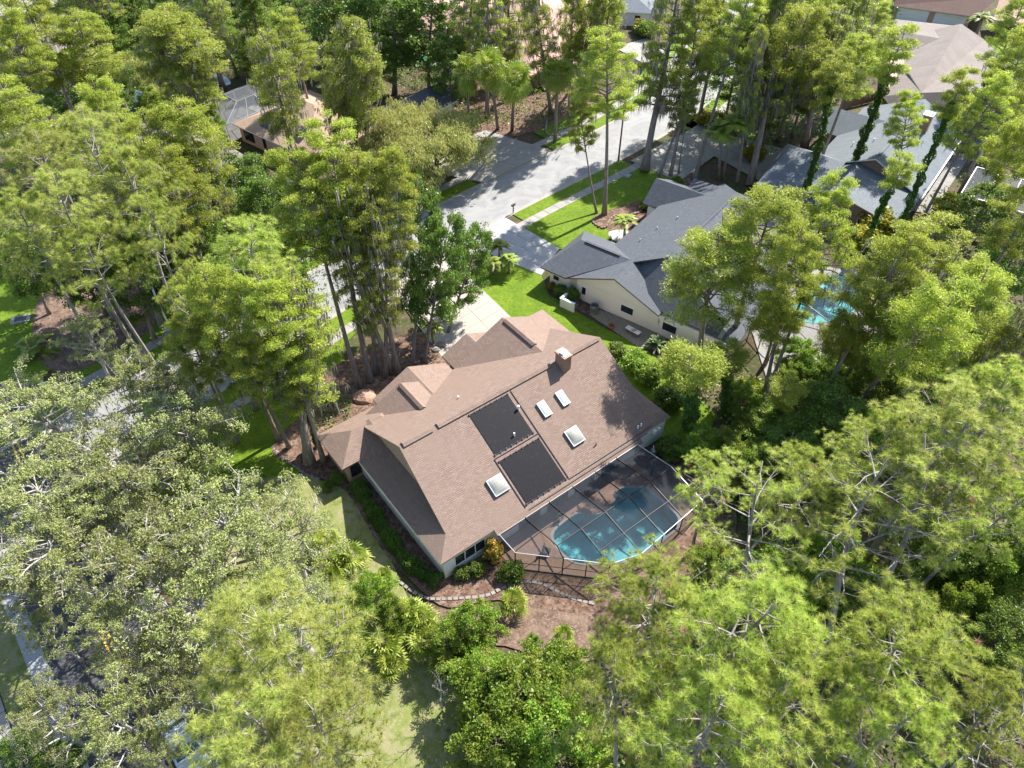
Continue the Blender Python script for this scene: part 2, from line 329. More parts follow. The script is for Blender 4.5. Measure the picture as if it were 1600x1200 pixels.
def strip(name, P, k0, k1, z0, z1, m, i0=0, i1=None, parent=None):
    A, B = off(P, k0)[i0:i1], off(P, k1)[i0:i1]
    b = MB()
    for i in range(len(A) - 1):
        b.poly([(*A[i].xy, z1), (*A[i + 1].xy, z1), (*B[i + 1].xy, z1), (*B[i].xy, z1)])
        b.poly([(*A[i].xy, z0), (*A[i + 1].xy, z0), (*A[i + 1].xy, z1), (*A[i].xy, z1)]); b.poly([(*B[i + 1].xy, z0), (*B[i].xy, z0), (*B[i].xy, z1), (*B[i + 1].xy, z1)])
    o = b.build(name, M[m], parent)
    if parent is None: tag(o, kind='structure')
    return o
strip('street', NR, .3, RW - .3, -.02, 0.0, 'asphalt_light')
for nm, a, b_ in (('kerb', -.16, .42), ('kerb', RW - .42, RW + .16)):
    k = strip(nm, NR, a, b_, -.02, .03, 'kerb')
def idx(P, xy):
    v = Vector((xy[0], xy[1], 0)); return min(range(len(P)), key=lambda i: (P[i] - v).length)
i_drive1a, i_drive1b = idx(NR, at(790, 341)), idx(NR, at(716, 376))       # drive of the slate-roofed house
i_drive2a, i_drive2b = idx(NR, at(690, 395)), idx(NR, at(625, 428))       # drive of the brown house
def slabs(P, k0, k1, i0, i1, z, m, L=1):
    root = tag(empty('sidewalk'), kind='structure')
    A, B = off(P, k0), off(P, k1); bed = MB()
    for i in range(i0, i1 - L, L):
        a, b, c, d = A[i], A[i + L], B[i + L], B[i]; g = .012; cen = (a + b + c + d) / 4; s_ = MB()
        q = [cen + (p - cen) * (1 - .03) for p in (a, b, c, d)]; dz = random.uniform(-.006, .006)
        if k1 < k0: q = q[::-1]
        s_.poly([(p.x, p.y, z + dz) for p in q])
        for j in range(4):
            u, w = q[j], q[(j + 1) % 4]; s_.poly([(u.x, u.y, z - .1), (w.x, w.y, z - .1), (w.x, w.y, z + dz), (u.x, u.y, z + dz)])
        s_.build('slab', M[m], root)
        bed.poly([(p.x, p.y, z - .03) for p in ((a, b, c, d) if k1 > k0 else (d, c, b, a))])
    tag(bed.build('joint_bed', M['mulch'], root), kind='stuff')
slabs(NR, -2.1, -3.4, 2, len(NR) - 20, .10, 'concrete'); slabs(NR, RW + 2.1, RW + 3.4, 2, len(NR) - 20, .10, 'concrete')
# verges
strip('verge', NR, -.16, -2.08, -.02, .08, 'grass_green', 12, i_drive2b); strip('verge', NR, -.16, -2.08, -.02, .08, 'grass_green', i_drive1a + 1, idx(NR, at(989, 247)))
strip('verge', NR, -.16, -2.08, -.02, .08, 'grass_green', idx(NR, (26, 106)), len(NR) - 2)
i_f1, i_f2 = idx(off(NR, RW), at(862, 235)), idx(off(NR, RW), at(757, 286))
strip('verge', NR, RW + .16, RW + 2.08, -.02, .08, 'grass_green', 3, i_f2); strip('verge', NR, RW + .16, RW + 2.08, -.02, .08, 'grass_green', i_f1, len(NR) - 2)
strip('lawn', NR, RW + 3.42, RW + 6.0, -.02, .09, 'grass_green', i_f1 + 1, len(NR) - 14); strip('lawn', NR, RW + 3.42, RW + 9, -.02, .07, 'grass_green', 12, i_f2 - 2)
# the wider road at the lower left
cl = [Vector((-34.7 - 8.5 * t, 30.1 + 10 * t, 0)) for t in np.linspace(-5, 6, 80)][::-1]
strip('main_road', cl, -3.8, 3.8, -.02, .006, 'asphalt_dark')
for a, b_ in ((-.28, -.14), (.14, .28)):
    tag(strip('road_marking', cl, a, b_, .006, .012, 'paint_yellow'), kind='structure')
strip('gutter', cl, -5.0, -3.8, -.02, .05, 'concrete_white'); strip('verge', cl, -5.0, -6.9, -.02, .08, 'grass_dry')
strip('gutter', cl, 3.8, 4.4, -.02, .05, 'concrete'); slabs(cl, -6.95, -8.3, 2, 78, .1, 'concrete', 1)
# lawns
def lawn(pts, m='grass_green', z=.085, name='lawn'): return patch(name, pts, -.02, z, m)
lawn(px((808, 357), (1003, 258), (1060, 262), (1030, 310), (1000, 340), (960, 372), (905, 388), (873, 390)), z=.08)
lawn(px((751, 460), (735, 430), (790, 388), (803, 402), (846, 431), (858, 462), (905, 490), (935, 508), (1010, 548), (1070, 600), (1120, 650), (1100, 700), (1040, 700), (950, 600), (870, 540), (799, 497)), z=.082)
lawn([p for p in off(NR, -3.42)[10:i_drive2b - 4]] + [Vector((-17.5, 55.5, 0)), Vector((-15.5, 47, 0)), Vector((-17, 41, 0)), Vector((-22, 35, 0)), Vector((-30, 30, 0))], z=.075)
lawn(px((470, 740), (540, 765), (600, 850), (640, 940), (640, 985), (720, 1010), (800, 1080), (790, 1240), (420, 1250), (300, 1130), (262, 1000), (290, 880), (330, 760)), 'grass_dry', z=.078)
lawn(px((-40, 420), (70, 440), (130, 520), (60, 600), (-60, 600)), z=.08); lawn(px((1538, 60), (1600, 70), (1640, 110), (1570, 100)), z=.08)
lawn(px((1060, 185), (1090, 178), (1190, 215), (1150, 250), (1080, 215)), z=.08)
lawn([(40, 124), (54, 150), (70, 175), (90, 175), (75, 140), (60, 128), (48, 118)], z=.076)
tag(holed(smooth_poly(px((425, 700), (470, 735), (540, 768), (590, 850), (650, 915), (700, 950), (780, 938), (900, 960), (1010, 960), (1120, 880), (1150, 800), (1090, 740), (1030, 700), (800, 700), (600, 700), (500, 640))), POOL_W, .092, 'mulch', 'mulch_bed'), kind='structure')
patch('mulch_bed', smooth_poly(px((640, 940), (700, 955), (830, 945), (960, 960), (1010, 1000), (880, 1040), (790, 1010), (690, 1010), (640, 985))), -.02, .089, 'pine_straw')
patch('mulch_bed', smooth_poly(px((500, 590), (570, 550), (650, 520), (700, 530), (705, 570), (640, 640), (520, 700), (470, 660))), -.02, .094, 'mulch')
patch('mulch_bed', smooth_poly(px((925, 342), (955, 328), (1012, 308), (1040, 285), (1075, 268), (1100, 300), (1030, 340), (985, 366), (940, 356))), -.02, .09, 'mulch')
patch('mulch_bed', smooth_poly(px((858, 440), (880, 475), (925, 492), (900, 462))), -.02, .095, 'mulch'); patch('mulch_bed', smooth_poly(px((60, 470), (140, 430), (260, 440), (230, 520), (120, 580), (60, 560))), -.02, .084, 'pine_straw')
patch('mulch_bed', smooth_poly(px((500, 215), (760, 120), (900, 130), (960, 160), (800, 215), (700, 215))), -.02, .066, 'mulch')
patch('pebble_bed', px((921, 492), (935, 484), (1012, 512), (1040, 530), (1035, 548), (1000, 545)), -.02, .1, 'pebble_bed')
patch('walkway', smooth_poly(px((952, 363), (975, 360), (985, 368), (975, 378), (955, 374))), -.02, .1, 'concrete_white')
# driveways made of cast panels
def panels(name, c, nx, ny, m, z=.06, gap=.02, bed='mulch'):
    root = tag(empty(name), kind='structure'); c = [Vector((p[0], p[1], 0)) for p in c]
    def B(s, t): return (c[0] * (1 - s) + c[1] * s) * (1 - t) + (c[3] * (1 - s) + c[2] * s) * t
    sx = gap / (c[1] - c[0]).length * 1.0; sy = gap / (c[3] - c[0]).length * 1.0
    for i in range(nx):
        for j in range(ny):
            q = [B(i / nx + sx, j / ny + sy), B((i + 1) / nx - sx, j / ny + sy), B((i + 1) / nx - sx, (j + 1) / ny - sy), B(i / nx + sx, (j + 1) / ny - sy)]
            if (q[1] - q[0]).cross(q[2] - q[0]).z < 0: q = q[::-1]
            dz = random.uniform(-.004, .004); s_ = MB(); s_.poly([(p.x, p.y, z + dz) for p in q])
            for k in range(4): u, w = q[k], q[(k + 1) % 4]; s_.poly([(u.x, u.y, z - .06), (w.x, w.y, z - .06), (w.x, w.y, z + dz), (u.x, u.y, z + dz)])
            s_.build('concrete_panel', M[m], root)
    q = c if (c[1] - c[0]).cross(c[2] - c[0]).z > 0 else c[::-1]
    b = MB(); b.poly([(p.x, p.y, z - .02) for p in q]); tag(b.build('joint_bed', M['kerb'], root), kind='stuff')
    return root
panels('driveway', px((716, 378), (790, 341), (874, 389), (846, 431)), 4, 5, 'concrete_white', .115)
panels('driveway', px((600, 440), (690, 392), (800, 498), (693, 562)), 3, 8, 'driveway_pink', .117)
panels('driveway', px((757, 287), (862, 236), (757, 204), (640, 262)), 4, 4, 'concrete', .115)
panels('driveway', px((1062, 215), (1092, 200), (1270, 245), (1215, 300)), 5, 7, 'concrete', .118)
panels('driveway', px((985, 252), (1075, 205), (1130, 235), (1060, 285)), 3, 3, 'concrete', .119)
panels('driveway', px((1372, 52), (1392, 36), (1460, 42), (1452, 62)), 3, 2, 'concrete_white', .11)
panels('driveway', px((1005, 100), (1050, 85), (1010, 60), (960, 75)), 3, 3, 'concrete', .112)
panels('patio', px((1480, 235), (1515, 245), (1455, 335), (1420, 330)), 3, 8, 'concrete_grey', .1)
# edging stones: low curved border behind the brown house
def edging(pts, name, lab, w=.28, hgt=.16, L=.4, m='edging_stone'):
    P = catmull([(p.x, p.y) for p in pts], .1); root = empty(name); tag(root, lab, 'edging'); 
    k = max(1, int(L / .1)); base = None
    for i in range(0, len(P) - k, k):
        a, b = P[i], P[i + k]; d = (b - a).normalized(); n_ = Vector((-d.y, d.x, 0)) * w / 2 * random.uniform(.8, 1.2); g = d * .03; hh = hgt * random.uniform(.75, 1.15)
        q = [a + g - n_, b - g - n_, b - g + n_, a + g + n_]; s_ = MB(); t = [p + (((a + b) / 2) - p) * .15 + Vector((0, 0, hh + random.uniform(-.02, .02))) for p in q]
        s_.poly(t)
        for j in range(4): s_.poly([q[j], q[(j + 1) % 4], t[(j + 1) % 4], t[j]])
        s_.build('stone', M[m], root)
    return root
edging(px((618, 905), (645, 925), (668, 936), (696, 937), (727, 935), (762, 931), (787, 919), (812, 911), (838, 911), (855, 917), (890, 934), (930, 945)), 'stone_edging', 'curved low border of grey stones behind the brown house and pool cage')
edging(px((426, 700), (440, 712), (458, 728), (480, 742), (505, 752)), 'stone_edging', 'short dark stone border round the mulch at the front corner of the brown house', .2, .12)
edging(px((924, 345), (930, 352), (945, 358), (958, 340), (985, 338), (1003, 330), (1015, 312), (1030, 296)), 'stone_edging', 'dark curved edging round the cypress bed on the front lawn', .25, .3, m='fence_wood')
edging(px((855, 186), (853, 205), (858, 213), (872, 210), (885, 196), (900, 183)), 'stone_edging', 'pale curved kerb round the palm bed across the street', .2, .25, m='kerb')
edging(px((92, 465), (105, 480), (125, 492), (150, 497), (172, 490)), 'stone_edging', 'thin pale edging between pine straw and lawn at the left', .15, .12, m='kerb')
# ponds
patch('pond_water', smooth_poly(px((195, 130), (222, 140), (228, 185), (222, 205), (205, 205), (196, 170))), -.1, .03, 'pond_water'); patch('pond_water', smooth_poly(px((540, 40), (575, 45), (600, 75), (570, 85), (545, 65))), -.1, .03, 'pond_water')
patch('pond_water', smooth_poly(px((300, 118), (345, 118), (360, 132), (320, 135))), -.1, .032, 'pond_water'); patch('driveway', px((-30, -20), (112, -20), (95, 10), (20, 22), (-30, 30)), -.02, .05, 'concrete')
# ------------------------------------------------------------------ houses
def fix(P):
    P = [Vector(p) for p in P]; n = sum(((P[i] - P[0]).cross(P[i + 1] - P[0]) for i in range(1, len(P) - 1)), Vector())
    return P if n.z > 0 else P[::-1]
def roof(parent, polys, m, fascia='fascia_dark', th=.16, name='roof'):
    polys = [fix(p) for p in polys]; b = MB(); lo = MB(); ed = {}
    key = lambda p: (round(p.x, 2), round(p.y, 2), round(p.z, 2))
    for P in polys:
        n = (P[1] - P[0]).cross(P[2] - P[0]).normalized(); e = Vector((0, 0, 1)).cross(n)
        e = e.normalized() if e.length > 1e-3 else Vector((1, 0, 0)); up = n.cross(e)
        b.poly(P, [(p.dot(e), p.dot(up)) for p in P]); lo.poly([p - Vector((0, 0, th)) for p in P][::-1])
        for i in range(len(P)):
            k = (key(P[i]), key(P[(i + 1) % len(P)])); 
            if (k[1], k[0]) in ed: ed.pop((k[1], k[0]))
            else: ed[k] = (P[i], P[(i + 1) % len(P)])
    for a, c in ed.values(): lo.poly([a - Vector((0, 0, th)), c - Vector((0, 0, th)), c, a])
    o = b.build(name, M[m], parent); lo.build('fascia', M[fascia], o); return o
def gable(u0, u1, v0, v1, axis, zr, z0=2.6, r=None):
    if axis == 'u':
        r = (v0 + v1) / 2 if r is None else r
        return [[(u0, v0, z0), (u1, v0, z0), (u1, r, zr), (u0, r, zr)], [(u0, r, zr), (u1, r, zr), (u1, v1, z0), (u0, v1, z0)]]
    r = (u0 + u1) / 2 if r is None else r
    return [[(u0, v0, z0), (r, v0, zr), (r, v1, zr), (u0, v1, z0)], [(r, v0, zr), (u1, v0, z0), (u1, v1, z0), (r, v1, zr)]]
def hip(u0, u1, v0, v1, s=.5, z0=2.6):
    w, d = u1 - u0, v1 - v0
    if w > d:
        h_ = d / 2; zr = z0 + s * h_; a, b = (u0 + h_, v0 + h_, zr), (u1 - h_, v0 + h_, zr)
        return [[(u0, v0, z0), (u1, v0, z0), b, a], [(u1, v1, z0), (u0, v1, z0), a, b], [(u0, v1, z0), (u0, v0, z0), a], [(u1, v0, z0), (u1, v1, z0), b]]
    h_ = w / 2; zr = z0 + s * h_; a, b = (u0 + h_, v0 + h_, zr), (u0 + h_, v1 - h_, zr)
    return [[(u0, v0, z0), (u0, v1, z0), b, a], [(u1, v1, z0), (u1, v0, z0), a, b], [(u0, v0, z0), (u1, v0, z0), a], [(u1, v1, z0), (u0, v1, z0), b]]
def wall(parent, a, b, m, z1=2.5, name='wall'): return MB().box((a[0], a[1], -.05), (b[0], b[1], z1)).build(name, M[m], parent)
def prism(parent, P, d, m, name='gable_wall'):
    """polygon P extruded by vector d"""
    P = [Vector(p) for p in P]; d = Vector(d); b = MB(); b.poly(P); b.poly([p + d for p in P][::-1])
    for i in range(len(P)): b.poly([P[i], P[i] + d, P[(i + 1) % len(P)] + d, P[(i + 1) % len(P)]])
    return b.build(name, M[m], parent)
def window(parent, a, b, z0, z1, out, frame='white_metal', n=1, t=.05):
    """window between wall points a, b (xy, local) facing out"""
    a = Vector((*a, 0)); b = Vector((*b, 0)); out = Vector((*out, 0)); f = MB(); L = (b - a).length; d = (b - a) / L
    P = lambda s, z, o: a + d * s + Vector((0, 0, z)) + out * o
    root = None; fr = MB(); w = .07
    for s0, s1, q0, q1 in [(0, L, z0, z0 + w), (0, L, z1 - w, z1)] + [(k * L / n - (0 if k == 0 else w / 2 if k < n else w), k * L / n + (w if k == 0 else w / 2 if k < n else 0), z0 + w, z1 - w) for k in range(n + 1)]:
        q = [P(s0, q0, 0), P(s1, q0, 0), P(s1, q1, 0), P(s0, q1, 0)]; k0 = len(fr.v)
        fr.v += [tuple(p) for p in q] + [tuple(p + out * t) for p in q]
        fr.f += [[k0 + i for i in f_] for f_ in ((4, 5, 6, 7), (0, 1, 5, 4), (1, 2, 6, 5), (2, 3, 7, 6), (3, 0, 4, 7))]
    fo = fr.build('window', M[frame], parent)
    for k in range(n):
        MB().poly([P(k * L / n + .03, z0 + .03, t * .4), P((k + 1) * L / n - .03, z0 + .03, t * .4), P((k + 1) * L / n - .03, z1 - .03, t * .4), P(k * L / n + .03, z1 - .03, t * .4)]).build('pane', M['window_glass'], fo)
    return fo
def pipe(parent, u, v, z, m='white_metal', r=.07, h_=.45): return MB().tube([(u, v, z - .1), (u, v, z + h_)], [r, r], 8).build('vent_pipe', M[m], parent)
# ---- the brown house
O1 = at(688.5, 882.5, 2.6); A1 = math.radians(37.6)
assert abs(A1 - HA) < 1e-6
h1 = tag(empty('brown_house', (O1.x, O1.y, 0), A1), 'large brown shingled house with black solar mats, skylights and brick chimney', 'house')
SB = 'shingle_brown'; FD = 'fascia_dark'
main = roof(h1, [[(0, 0, 2.6), (24.5, 0, 2.6), (23.0, 1.5, 3.35), (23.25, 8.4, 6.8), (2.05, 8.4, 6.8), (1.55, 1.55, 3.375)],
          [(23.25, 8.4, 6.8), (23.0, 15.3, 3.35), (24.5, 16.8, 2.6), (1.9, 16.8, 2.6), (1.9, 15.5, 3.25), (2.05, 8.4, 6.8)]], SB, 'tan_siding')
roof(h1, [[(0, 0, 2.595), (1.54, 1.54, 3.365), (2.6, 3.3, 3.9), (2.6, 15.0, 3.9), (0, 15.0, 2.595)]], SB, 'fascia_white')
roof(h1, [[(24.5, 0, 2.595), (24.5, 16.8, 2.595), (22.4, 14.4, 3.65), (22.4, 2.2, 3.65)]], SB, 'fascia_white')
prism(h1, [(2.45, 3.0, 3.7), (2.45, 13.8, 3.7), (2.45, 8.4, 6.6)], (-.12, 0, 0), 'tan_siding'); prism(h1, [(22.9, 3.0, 3.5), (22.9, 13.8, 3.5), (22.9, 8.4, 6.55)], (.12, 0, 0), 'tan_siding')
roof(h1, [[(4.95, -.5, 2.35), (20.6, -.5, 2.35), (20.6, .06, 2.66), (4.95, .06, 2.66)]], SB, FD)
roof(h1, [[(12.75, 11, 2.6), (12.75, 19.0, 2.6), (15.7, 19.0, 3.943), (15.7, 17.4, 3.943), (18.9, 17.4, 5.4), (18.9, 11, 5.4)],
          [(18.9, 17.4, 5.4), (22.3, 17.4, 3.83), (25, 18.6, 2.6), (25, 11, 2.6), (18.9, 11, 5.4)]], SB, FD)
roof(h1, [[(15.7, 19.02, 3.94), (18.6, 19.02, 2.6), (18.6, 16.5, 2.6), (15.7, 16.5, 3.94)]], SB, FD)
roof(h1, [[(18.6, 18.6, 2.59), (25, 18.6, 2.59), (23.2, 17.0, 3.3), (18.6, 17.0, 3.3)]], SB, FD)
prism(h1, [(13.6, 17.0, 2.5), (24.2, 17.0, 2.5), (18.9, 17.0, 5.15)], (0, -.12, 0), 'tan_siding')
roof(h1, [[(2.0, 11, 2.58), (2.0, 16.4, 2.58), (6.6, 16.2, 4.9), (6.6, 11, 4.9)], [(6.6, 16.2, 4.9), (11.2, 16.2, 2.58), (11.2, 11, 2.58), (6.6, 11, 4.9)]], SB, FD)
roof(h1, [[(4.55, 12, 2.61), (4.55, 18.0, 2.61), (8.65, 18.4, 4.02), (8.65, 12, 4.02)], [(8.65, 18.4, 4.02), (12.5, 18.0, 2.61), (12.5, 12, 2.61), (8.65, 12, 4.02)]], SB, FD)
prism(h1, [(3.2, 15.9, 2.5), (10.0, 15.9, 2.5), (6.6, 15.9, 4.65)], (0, -.12, 0), 'tan_siding'); prism(h1, [(5.4, 17.6, 2.5), (11.7, 17.6, 2.5), (8.65, 17.6, 3.8)], (0, -.12, 0), 'tan_siding')
roof(h1, hip(-1.55, 6.0, 12.45, 17.2, .5, 2.605), SB, FD)
for a, b, m in (((.3, .12), (24.1, 16.2), 'white_wall'), ((13.1, 12), (24.6, 18.2), 'tan_brick'), ((5.0, 13), (12.1, 17.6), 'tan_brick'), ((-1.1, 12.85), (5.0, 16.8), 'tan_brick'), ((13.4, 16), (18.2, 18.7), 'tan_brick')):
    wall(h1, a, b, m, 2.46)
window(h1, (1.25, .12), (4.15, .12), .9, 2.25, (0, -1), n=3); window(h1, (-.75, 12.85), (.2, 12.85), .6, 2.0, (0, -1), 'bronze_metal')
for u0 in (7.5, 10.5, 13.5, 16.5): window(h1, (u0, .12), (u0 + 2.2, .12), .1, 2.1, (0, -1), 'bronze_metal', 2)
zb = lambda v: 2.6 + .5 * v if v <= 8.4 else 2.6 + .5 * (16.8 - v)
for u0, u1 in ((2.35, 5.0), (5.6, 17.3), (19.1, 22.9)):
    b = MB(); b.poly([(u0, 8.12, 6.80), (u1, 8.12, 6.80), (u1, 8.4, 6.97), (u0, 8.4, 6.97)], [(u0, 0), (u1, 0), (u1, .3), (u0, .3)]); b.poly([(u0, 8.4, 6.97), (u1, 8.4, 6.97), (u1, 8.72, 6.82), (u0, 8.72, 6.82)], [(u0, 0), (u1, 0), (u1, .3), (u0, .3)])
    b.poly([(u0, 8.12, 6.64), (u1, 8.12, 6.64), (u1, 8.12, 6.80), (u0, 8.12, 6.80)]); b.poly([(u1, 8.72, 6.62), (u0, 8.72, 6.62), (u0, 8.72, 6.82), (u1, 8.72, 6.82)])
    b.poly([(u0, 8.12, 6.64), (u0, 8.12, 6.8), (u0, 8.4, 6.97), (u0, 8.72, 6.82), (u0, 8.72, 6.62)]); b.poly([(u1, 8.12, 6.64), (u1, 8.12, 6.8), (u1, 8.4, 6.97), (u1, 8.72, 6.82), (u1, 8.72, 6.62)][::-1])
    b.build('ridge_vent', M[SB], h1)
def ridge_v(p, u, z, v0, v1, m, s=.46, w=.28, t=.14):
    b = MB(); zs = z - s * w
    A, Bm, D = (u - w, zs + t), (u, z + t + .04), (u + w, zs + t)
    for (a, c) in ((A, Bm), (Bm, D)): b.poly([(a[0], v0, a[1]), (c[0], v0, c[1]), (c[0], v1, c[1]), (a[0], v1, a[1])], [(v0, 0), (v0, .3), (v1, .3), (v1, 0)])
    for (a, sgn) in ((A, 1), (D, -1)): q = [(a[0], v0, a[1] - t), (a[0], v0, a[1]), (a[0], v1, a[1]), (a[0], v1, a[1] - t)]; b.poly(q if sgn > 0 else q[::-1])
    for v in (v0, v1): b.poly([(A[0], v, A[1] - t), (A[0], v, A[1]), (Bm[0], v, Bm[1]), (D[0], v, D[1]), (D[0], v, D[1] - t)])
    return b.build('ridge_vent', M[m], p)
ridge_v(h1, 18.9, 5.4, 12.4, 16.9, SB); ridge_v(h1, 6.6, 4.9, 12.3, 16.0, SB, .5)
def slope_M(u, v, s=.5, z=None):
    c = 1 / math.hypot(1, s); z = zb(v) if z is None else z
    return Matrix(((1, 0, 0, u), (0, c, -s * c, v), (0, s * c, c, z), (0, 0, 0, 1)))
LS = math.hypot(1, .5)
def skylight(p, u0, u1, v0, v1, domed):
    Mx = slope_M(u0, v0); w, l = u1 - u0, (v1 - v0) * LS
    fr = MB(); t = .07
    fr.box((0, 0, -.02), (w, t, .22), Mx).box((0, l - t, -.02), (w, l, .22), Mx).box((0, t, -.02), (t, l - t, .22), Mx).box((w - t, t, -.02), (w, l - t, .22), Mx)
    o = fr.build('skylight', M['galvanised'], p); b = MB(); n = 6; hh = .22 if domed else .06
    g = [[Mx @ Vector((t * .6 + (w - 1.2 * t) * i / n, t * .6 + (l - 1.2 * t) * j / n, .2 + hh * (1 - abs(2 * i / n - 1) ** 2.2) * (1 - abs(2 * j / n - 1) ** 2.2))) for j in range(n + 1)] for i in range(n + 1)]
    for i in range(n):
        for j in range(n): b.poly([g[i][j], g[i + 1][j], g[i + 1][j + 1], g[i][j + 1]])
    b.build('dome', M['skylight_acrylic' if domed else 'galvanised'], o, smooth=False)
skylight(h1, 16.05, 16.8, 4.97, 6.2, False); skylight(h1, 14.0, 14.78, 4.95, 6.2, False); skylight(h1, 14.68, 16.0, 1.97, 3.3, True); skylight(h1, 6.47, 7.9, 1.85, 3.18, True)
def solar(p, u0, u1, v0, v1, m='solar_mat', strips=1):
    Mx = slope_M(u0, v0); w, l = u1 - u0, (v1 - v0) * LS
    o = None
    for k in range(strips):
        b = MB().box((k * w / strips + .015, .1, .02), ((k + 1) * w / strips - .015, l - .1, .06), Mx); q = b.build('solar_mat', M[m], p)
    for y in (.05, l - .05):
        hd = MB()
        hd.tube([Mx @ Vector((-.05, y, .06)), Mx @ Vector((w + .05, y, .06))], [.035, .035], 6)
        for k in range(8): x = k * w / 7; hd.box((x - .06, y - .07, .0), (x + .06, y + .07, .12), Mx)
        hd.build('header_pipe', M['dark_metal'], p)
solar(h1, 8.4, 12.35, 4.42, 8.0); solar(h1, 8.4, 12.5, .25, 3.95)
cp = MB()
for P in ([(12.75, 8.05), (12.75, .2)], [(8.15, 4.2), (8.15, .1)], [(8.15, 4.2), (12.75, 4.2)], [(8.3, -.15), (21.5, -.15)], [(12.75, .15), (22.3, .15)]):
    cp.tube([(u, v, zb(v) + .06) for u, v in P], [.035, .035], 6)
cp.build('solar_pipe', M['dark_metal'], h1)
pipe(h1, 12.4, 6.5, zb(6.5), h_=.5, r=.1); pipe(h1, 10.75, 4.95, zb(4.95) + .06, h_=.35); pipe(h1, 9.35, 10.97, zb(10.97), h_=.25); pipe(h1, 16.6, 1.2, zb(1.2), 'dark_metal', .05, .3); pipe(h1, 21.0, .6, zb(.6), h_=.3); pipe(h1, 21.4, .6, zb(.6), h_=.3)
def litter(parent, n, u0, u1, v0, v1, zf, L=.14, Wd=.03):
    u = rng.uniform(u0, u1, n); v = rng.uniform(v0, v1, n); z = np.array([zf(a_, b_) for a_, b_ in zip(u, v)]) + .02; D = rng.normal(size=(n, 3)) * np.array([1, 1, .08]); me = npmesh('fallen_leaves', cards(np.stack([u, v, z], 1), D, L * rng.uniform(.5, 1.4, n), Wd, 6.0), 4, M['dead_leaf'], rng.random(n))
    o = put(bpy.data.objects.new('fallen_leaves', me), parent); o['kind'] = 'stuff'; return o
litter(h1, 260, 14, 23, .3, 5, lambda a_, b_: zb(b_)); litter(h1, 160, 2.5, 12, 10, 15.5, lambda a_, b_: zb(b_)); litter(h1, 120, 12.9, 13.6, 12.5, 18, lambda a_, b_: 2.6 + .455 * (a_ - 12.75)); litter(h1, 90, 5, 20, -.4, .1, lambda a_, b_: 2.38 + .5 * (b_ + .45))
ch = MB(); ch.box((18.02, 7.3, 5.9), (18.82, 8.5, 7.75)); ch.box((17.95, 7.22, 7.75), (18.9, 8.58, 7.92)); cho = ch.build('chimney', M['chimney_brick'], h1)
cc = MB(); cc.box((18.1, 7.4, 7.925), (18.74, 8.4, 7.97)); cc.tube([(18.42, 7.9, 7.97), (18.42, 7.9, 8.07), (18.42, 7.9, 8.12)], [.36, .34, .2], 16); cc.build('chimney_cap', M['white_metal'], cho)
MB().box((-.02, .4, 2.33), (.06, 14.4, 2.44)).build('gutter', M['fascia_white'], h1)
# ---- pool cage of the brown house (same frame)
def rot_at(o, ang, u, v, z=0): return Matrix.Translation(o) @ Matrix.Rotation(ang, 4, 'Z') @ Vector((u, v, z))
pool = tag(empty('swimming_pool', (O1.x, O1.y, 0), A1), 'teal swimming pool with rounded corners under the black screened cage', 'pool')
pin = POOL_UV
deck_out = [(4.95, 0), (4.95, -2.6), (10.1, -7.8), (12.6, -8.6), (16.5, -8.5), (20.1, -8.1), (20.1, 0)]
holed(deck_out, pin, .12, 'paver_brown', 'deck', pool)
holed([(p[0], p[1]) for p in pin], [((p.x - 14) * .96 + 14, (p.y + 4.5) * .94 - 4.5) for p in pin], .15, 'patio_white', 'coping', pool)
bs = MB(); inn = [Vector(((p.x - 14) * .96 + 14, (p.y + 4.5) * .94 - 4.5, 0)) for p in pin]
bs.poly([(p.x, p.y, -1.2) for p in (inn if True else inn)][::-1])
for i in range(len(inn)): a, c = inn[i], inn[(i + 1) % len(inn)]; bs.poly([(a.x, a.y, -1.2), (c.x, c.y, -1.2), (c.x, c.y, .15), (a.x, a.y, .15)])
bs.build('basin', M['pool_plaster'], pool); MB().poly([(p.x, p.y, .02) for p in inn][::-1]).build('water', M['pool_water'], pool)
db = MB()
for i in range(len(deck_out)): a, c = deck_out[i], deck_out[(i + 1) % len(deck_out)]; db.poly([(a[0], a[1], -.05), (c[0], c[1], -.05), (c[0], c[1], .12), (a[0], a[1], .12)])
db.build('deck_edge', M['paver_brown'], pool)
def furniture(lab, u, v, r):
    t = tag(empty('patio_chair', rot_at(Vector((O1.x, O1.y, 0)), A1, u, v, .12), A1 + r), lab, 'chair')
    b = MB(); b.box((-.28, -.28, .38), (.28, .28, .44)); b.build('seat', M['dark_metal'], t); MB().box((-.28, .24, .44), (.28, .3, .95)).build('backrest', M['dark_metal'], t)
    for x in (-.25, .25):
        for y in (-.25, .25): MB().box((x - .02, y - .02, 0), (x + .02, y + .02, .38)).build('leg', M['dark_metal'], t)
furniture('dark patio chair beside the curved end of the pool', 7.9, -2.9, .6); furniture('dark patio chair between the house wall and the pool', 10.9, -.9, 2.8)
cage = tag(empty('pool_cage', (O1.x, O1.y, 0), A1), 'dark framed screen enclosure over the pool behind the brown house', 'pool enclosure')
BU = [5.08, 7.65, 10.1, 12.6, 15.1, 17.5, 19.95]
def outer(u):
    if u <= 5.08: return -2.5
    if u <= 10.1: return -2.5 - (u - 5.08) / 5.02 * 5.1
    if u <= 12.6: return -7.6 - (u - 10.1) / 2.5 * .8
    return -8.4 + (u - 12.6) / 7.35 * .5
def czt(u, v):    # screen roof height: rises from the house to a bend, then falls to the outer wall
    vo = outer(u); vk = -4.3
    if vo > -4.3: return 2.45 + .7 * min(1, -v / 4.3) * 0 + (2.45 - 2.45)
    return 2.45 + .75 * (v + .45) / (vk + .45) if v > vk else 2.45 + .75 * (v - vo) / (vk - vo)
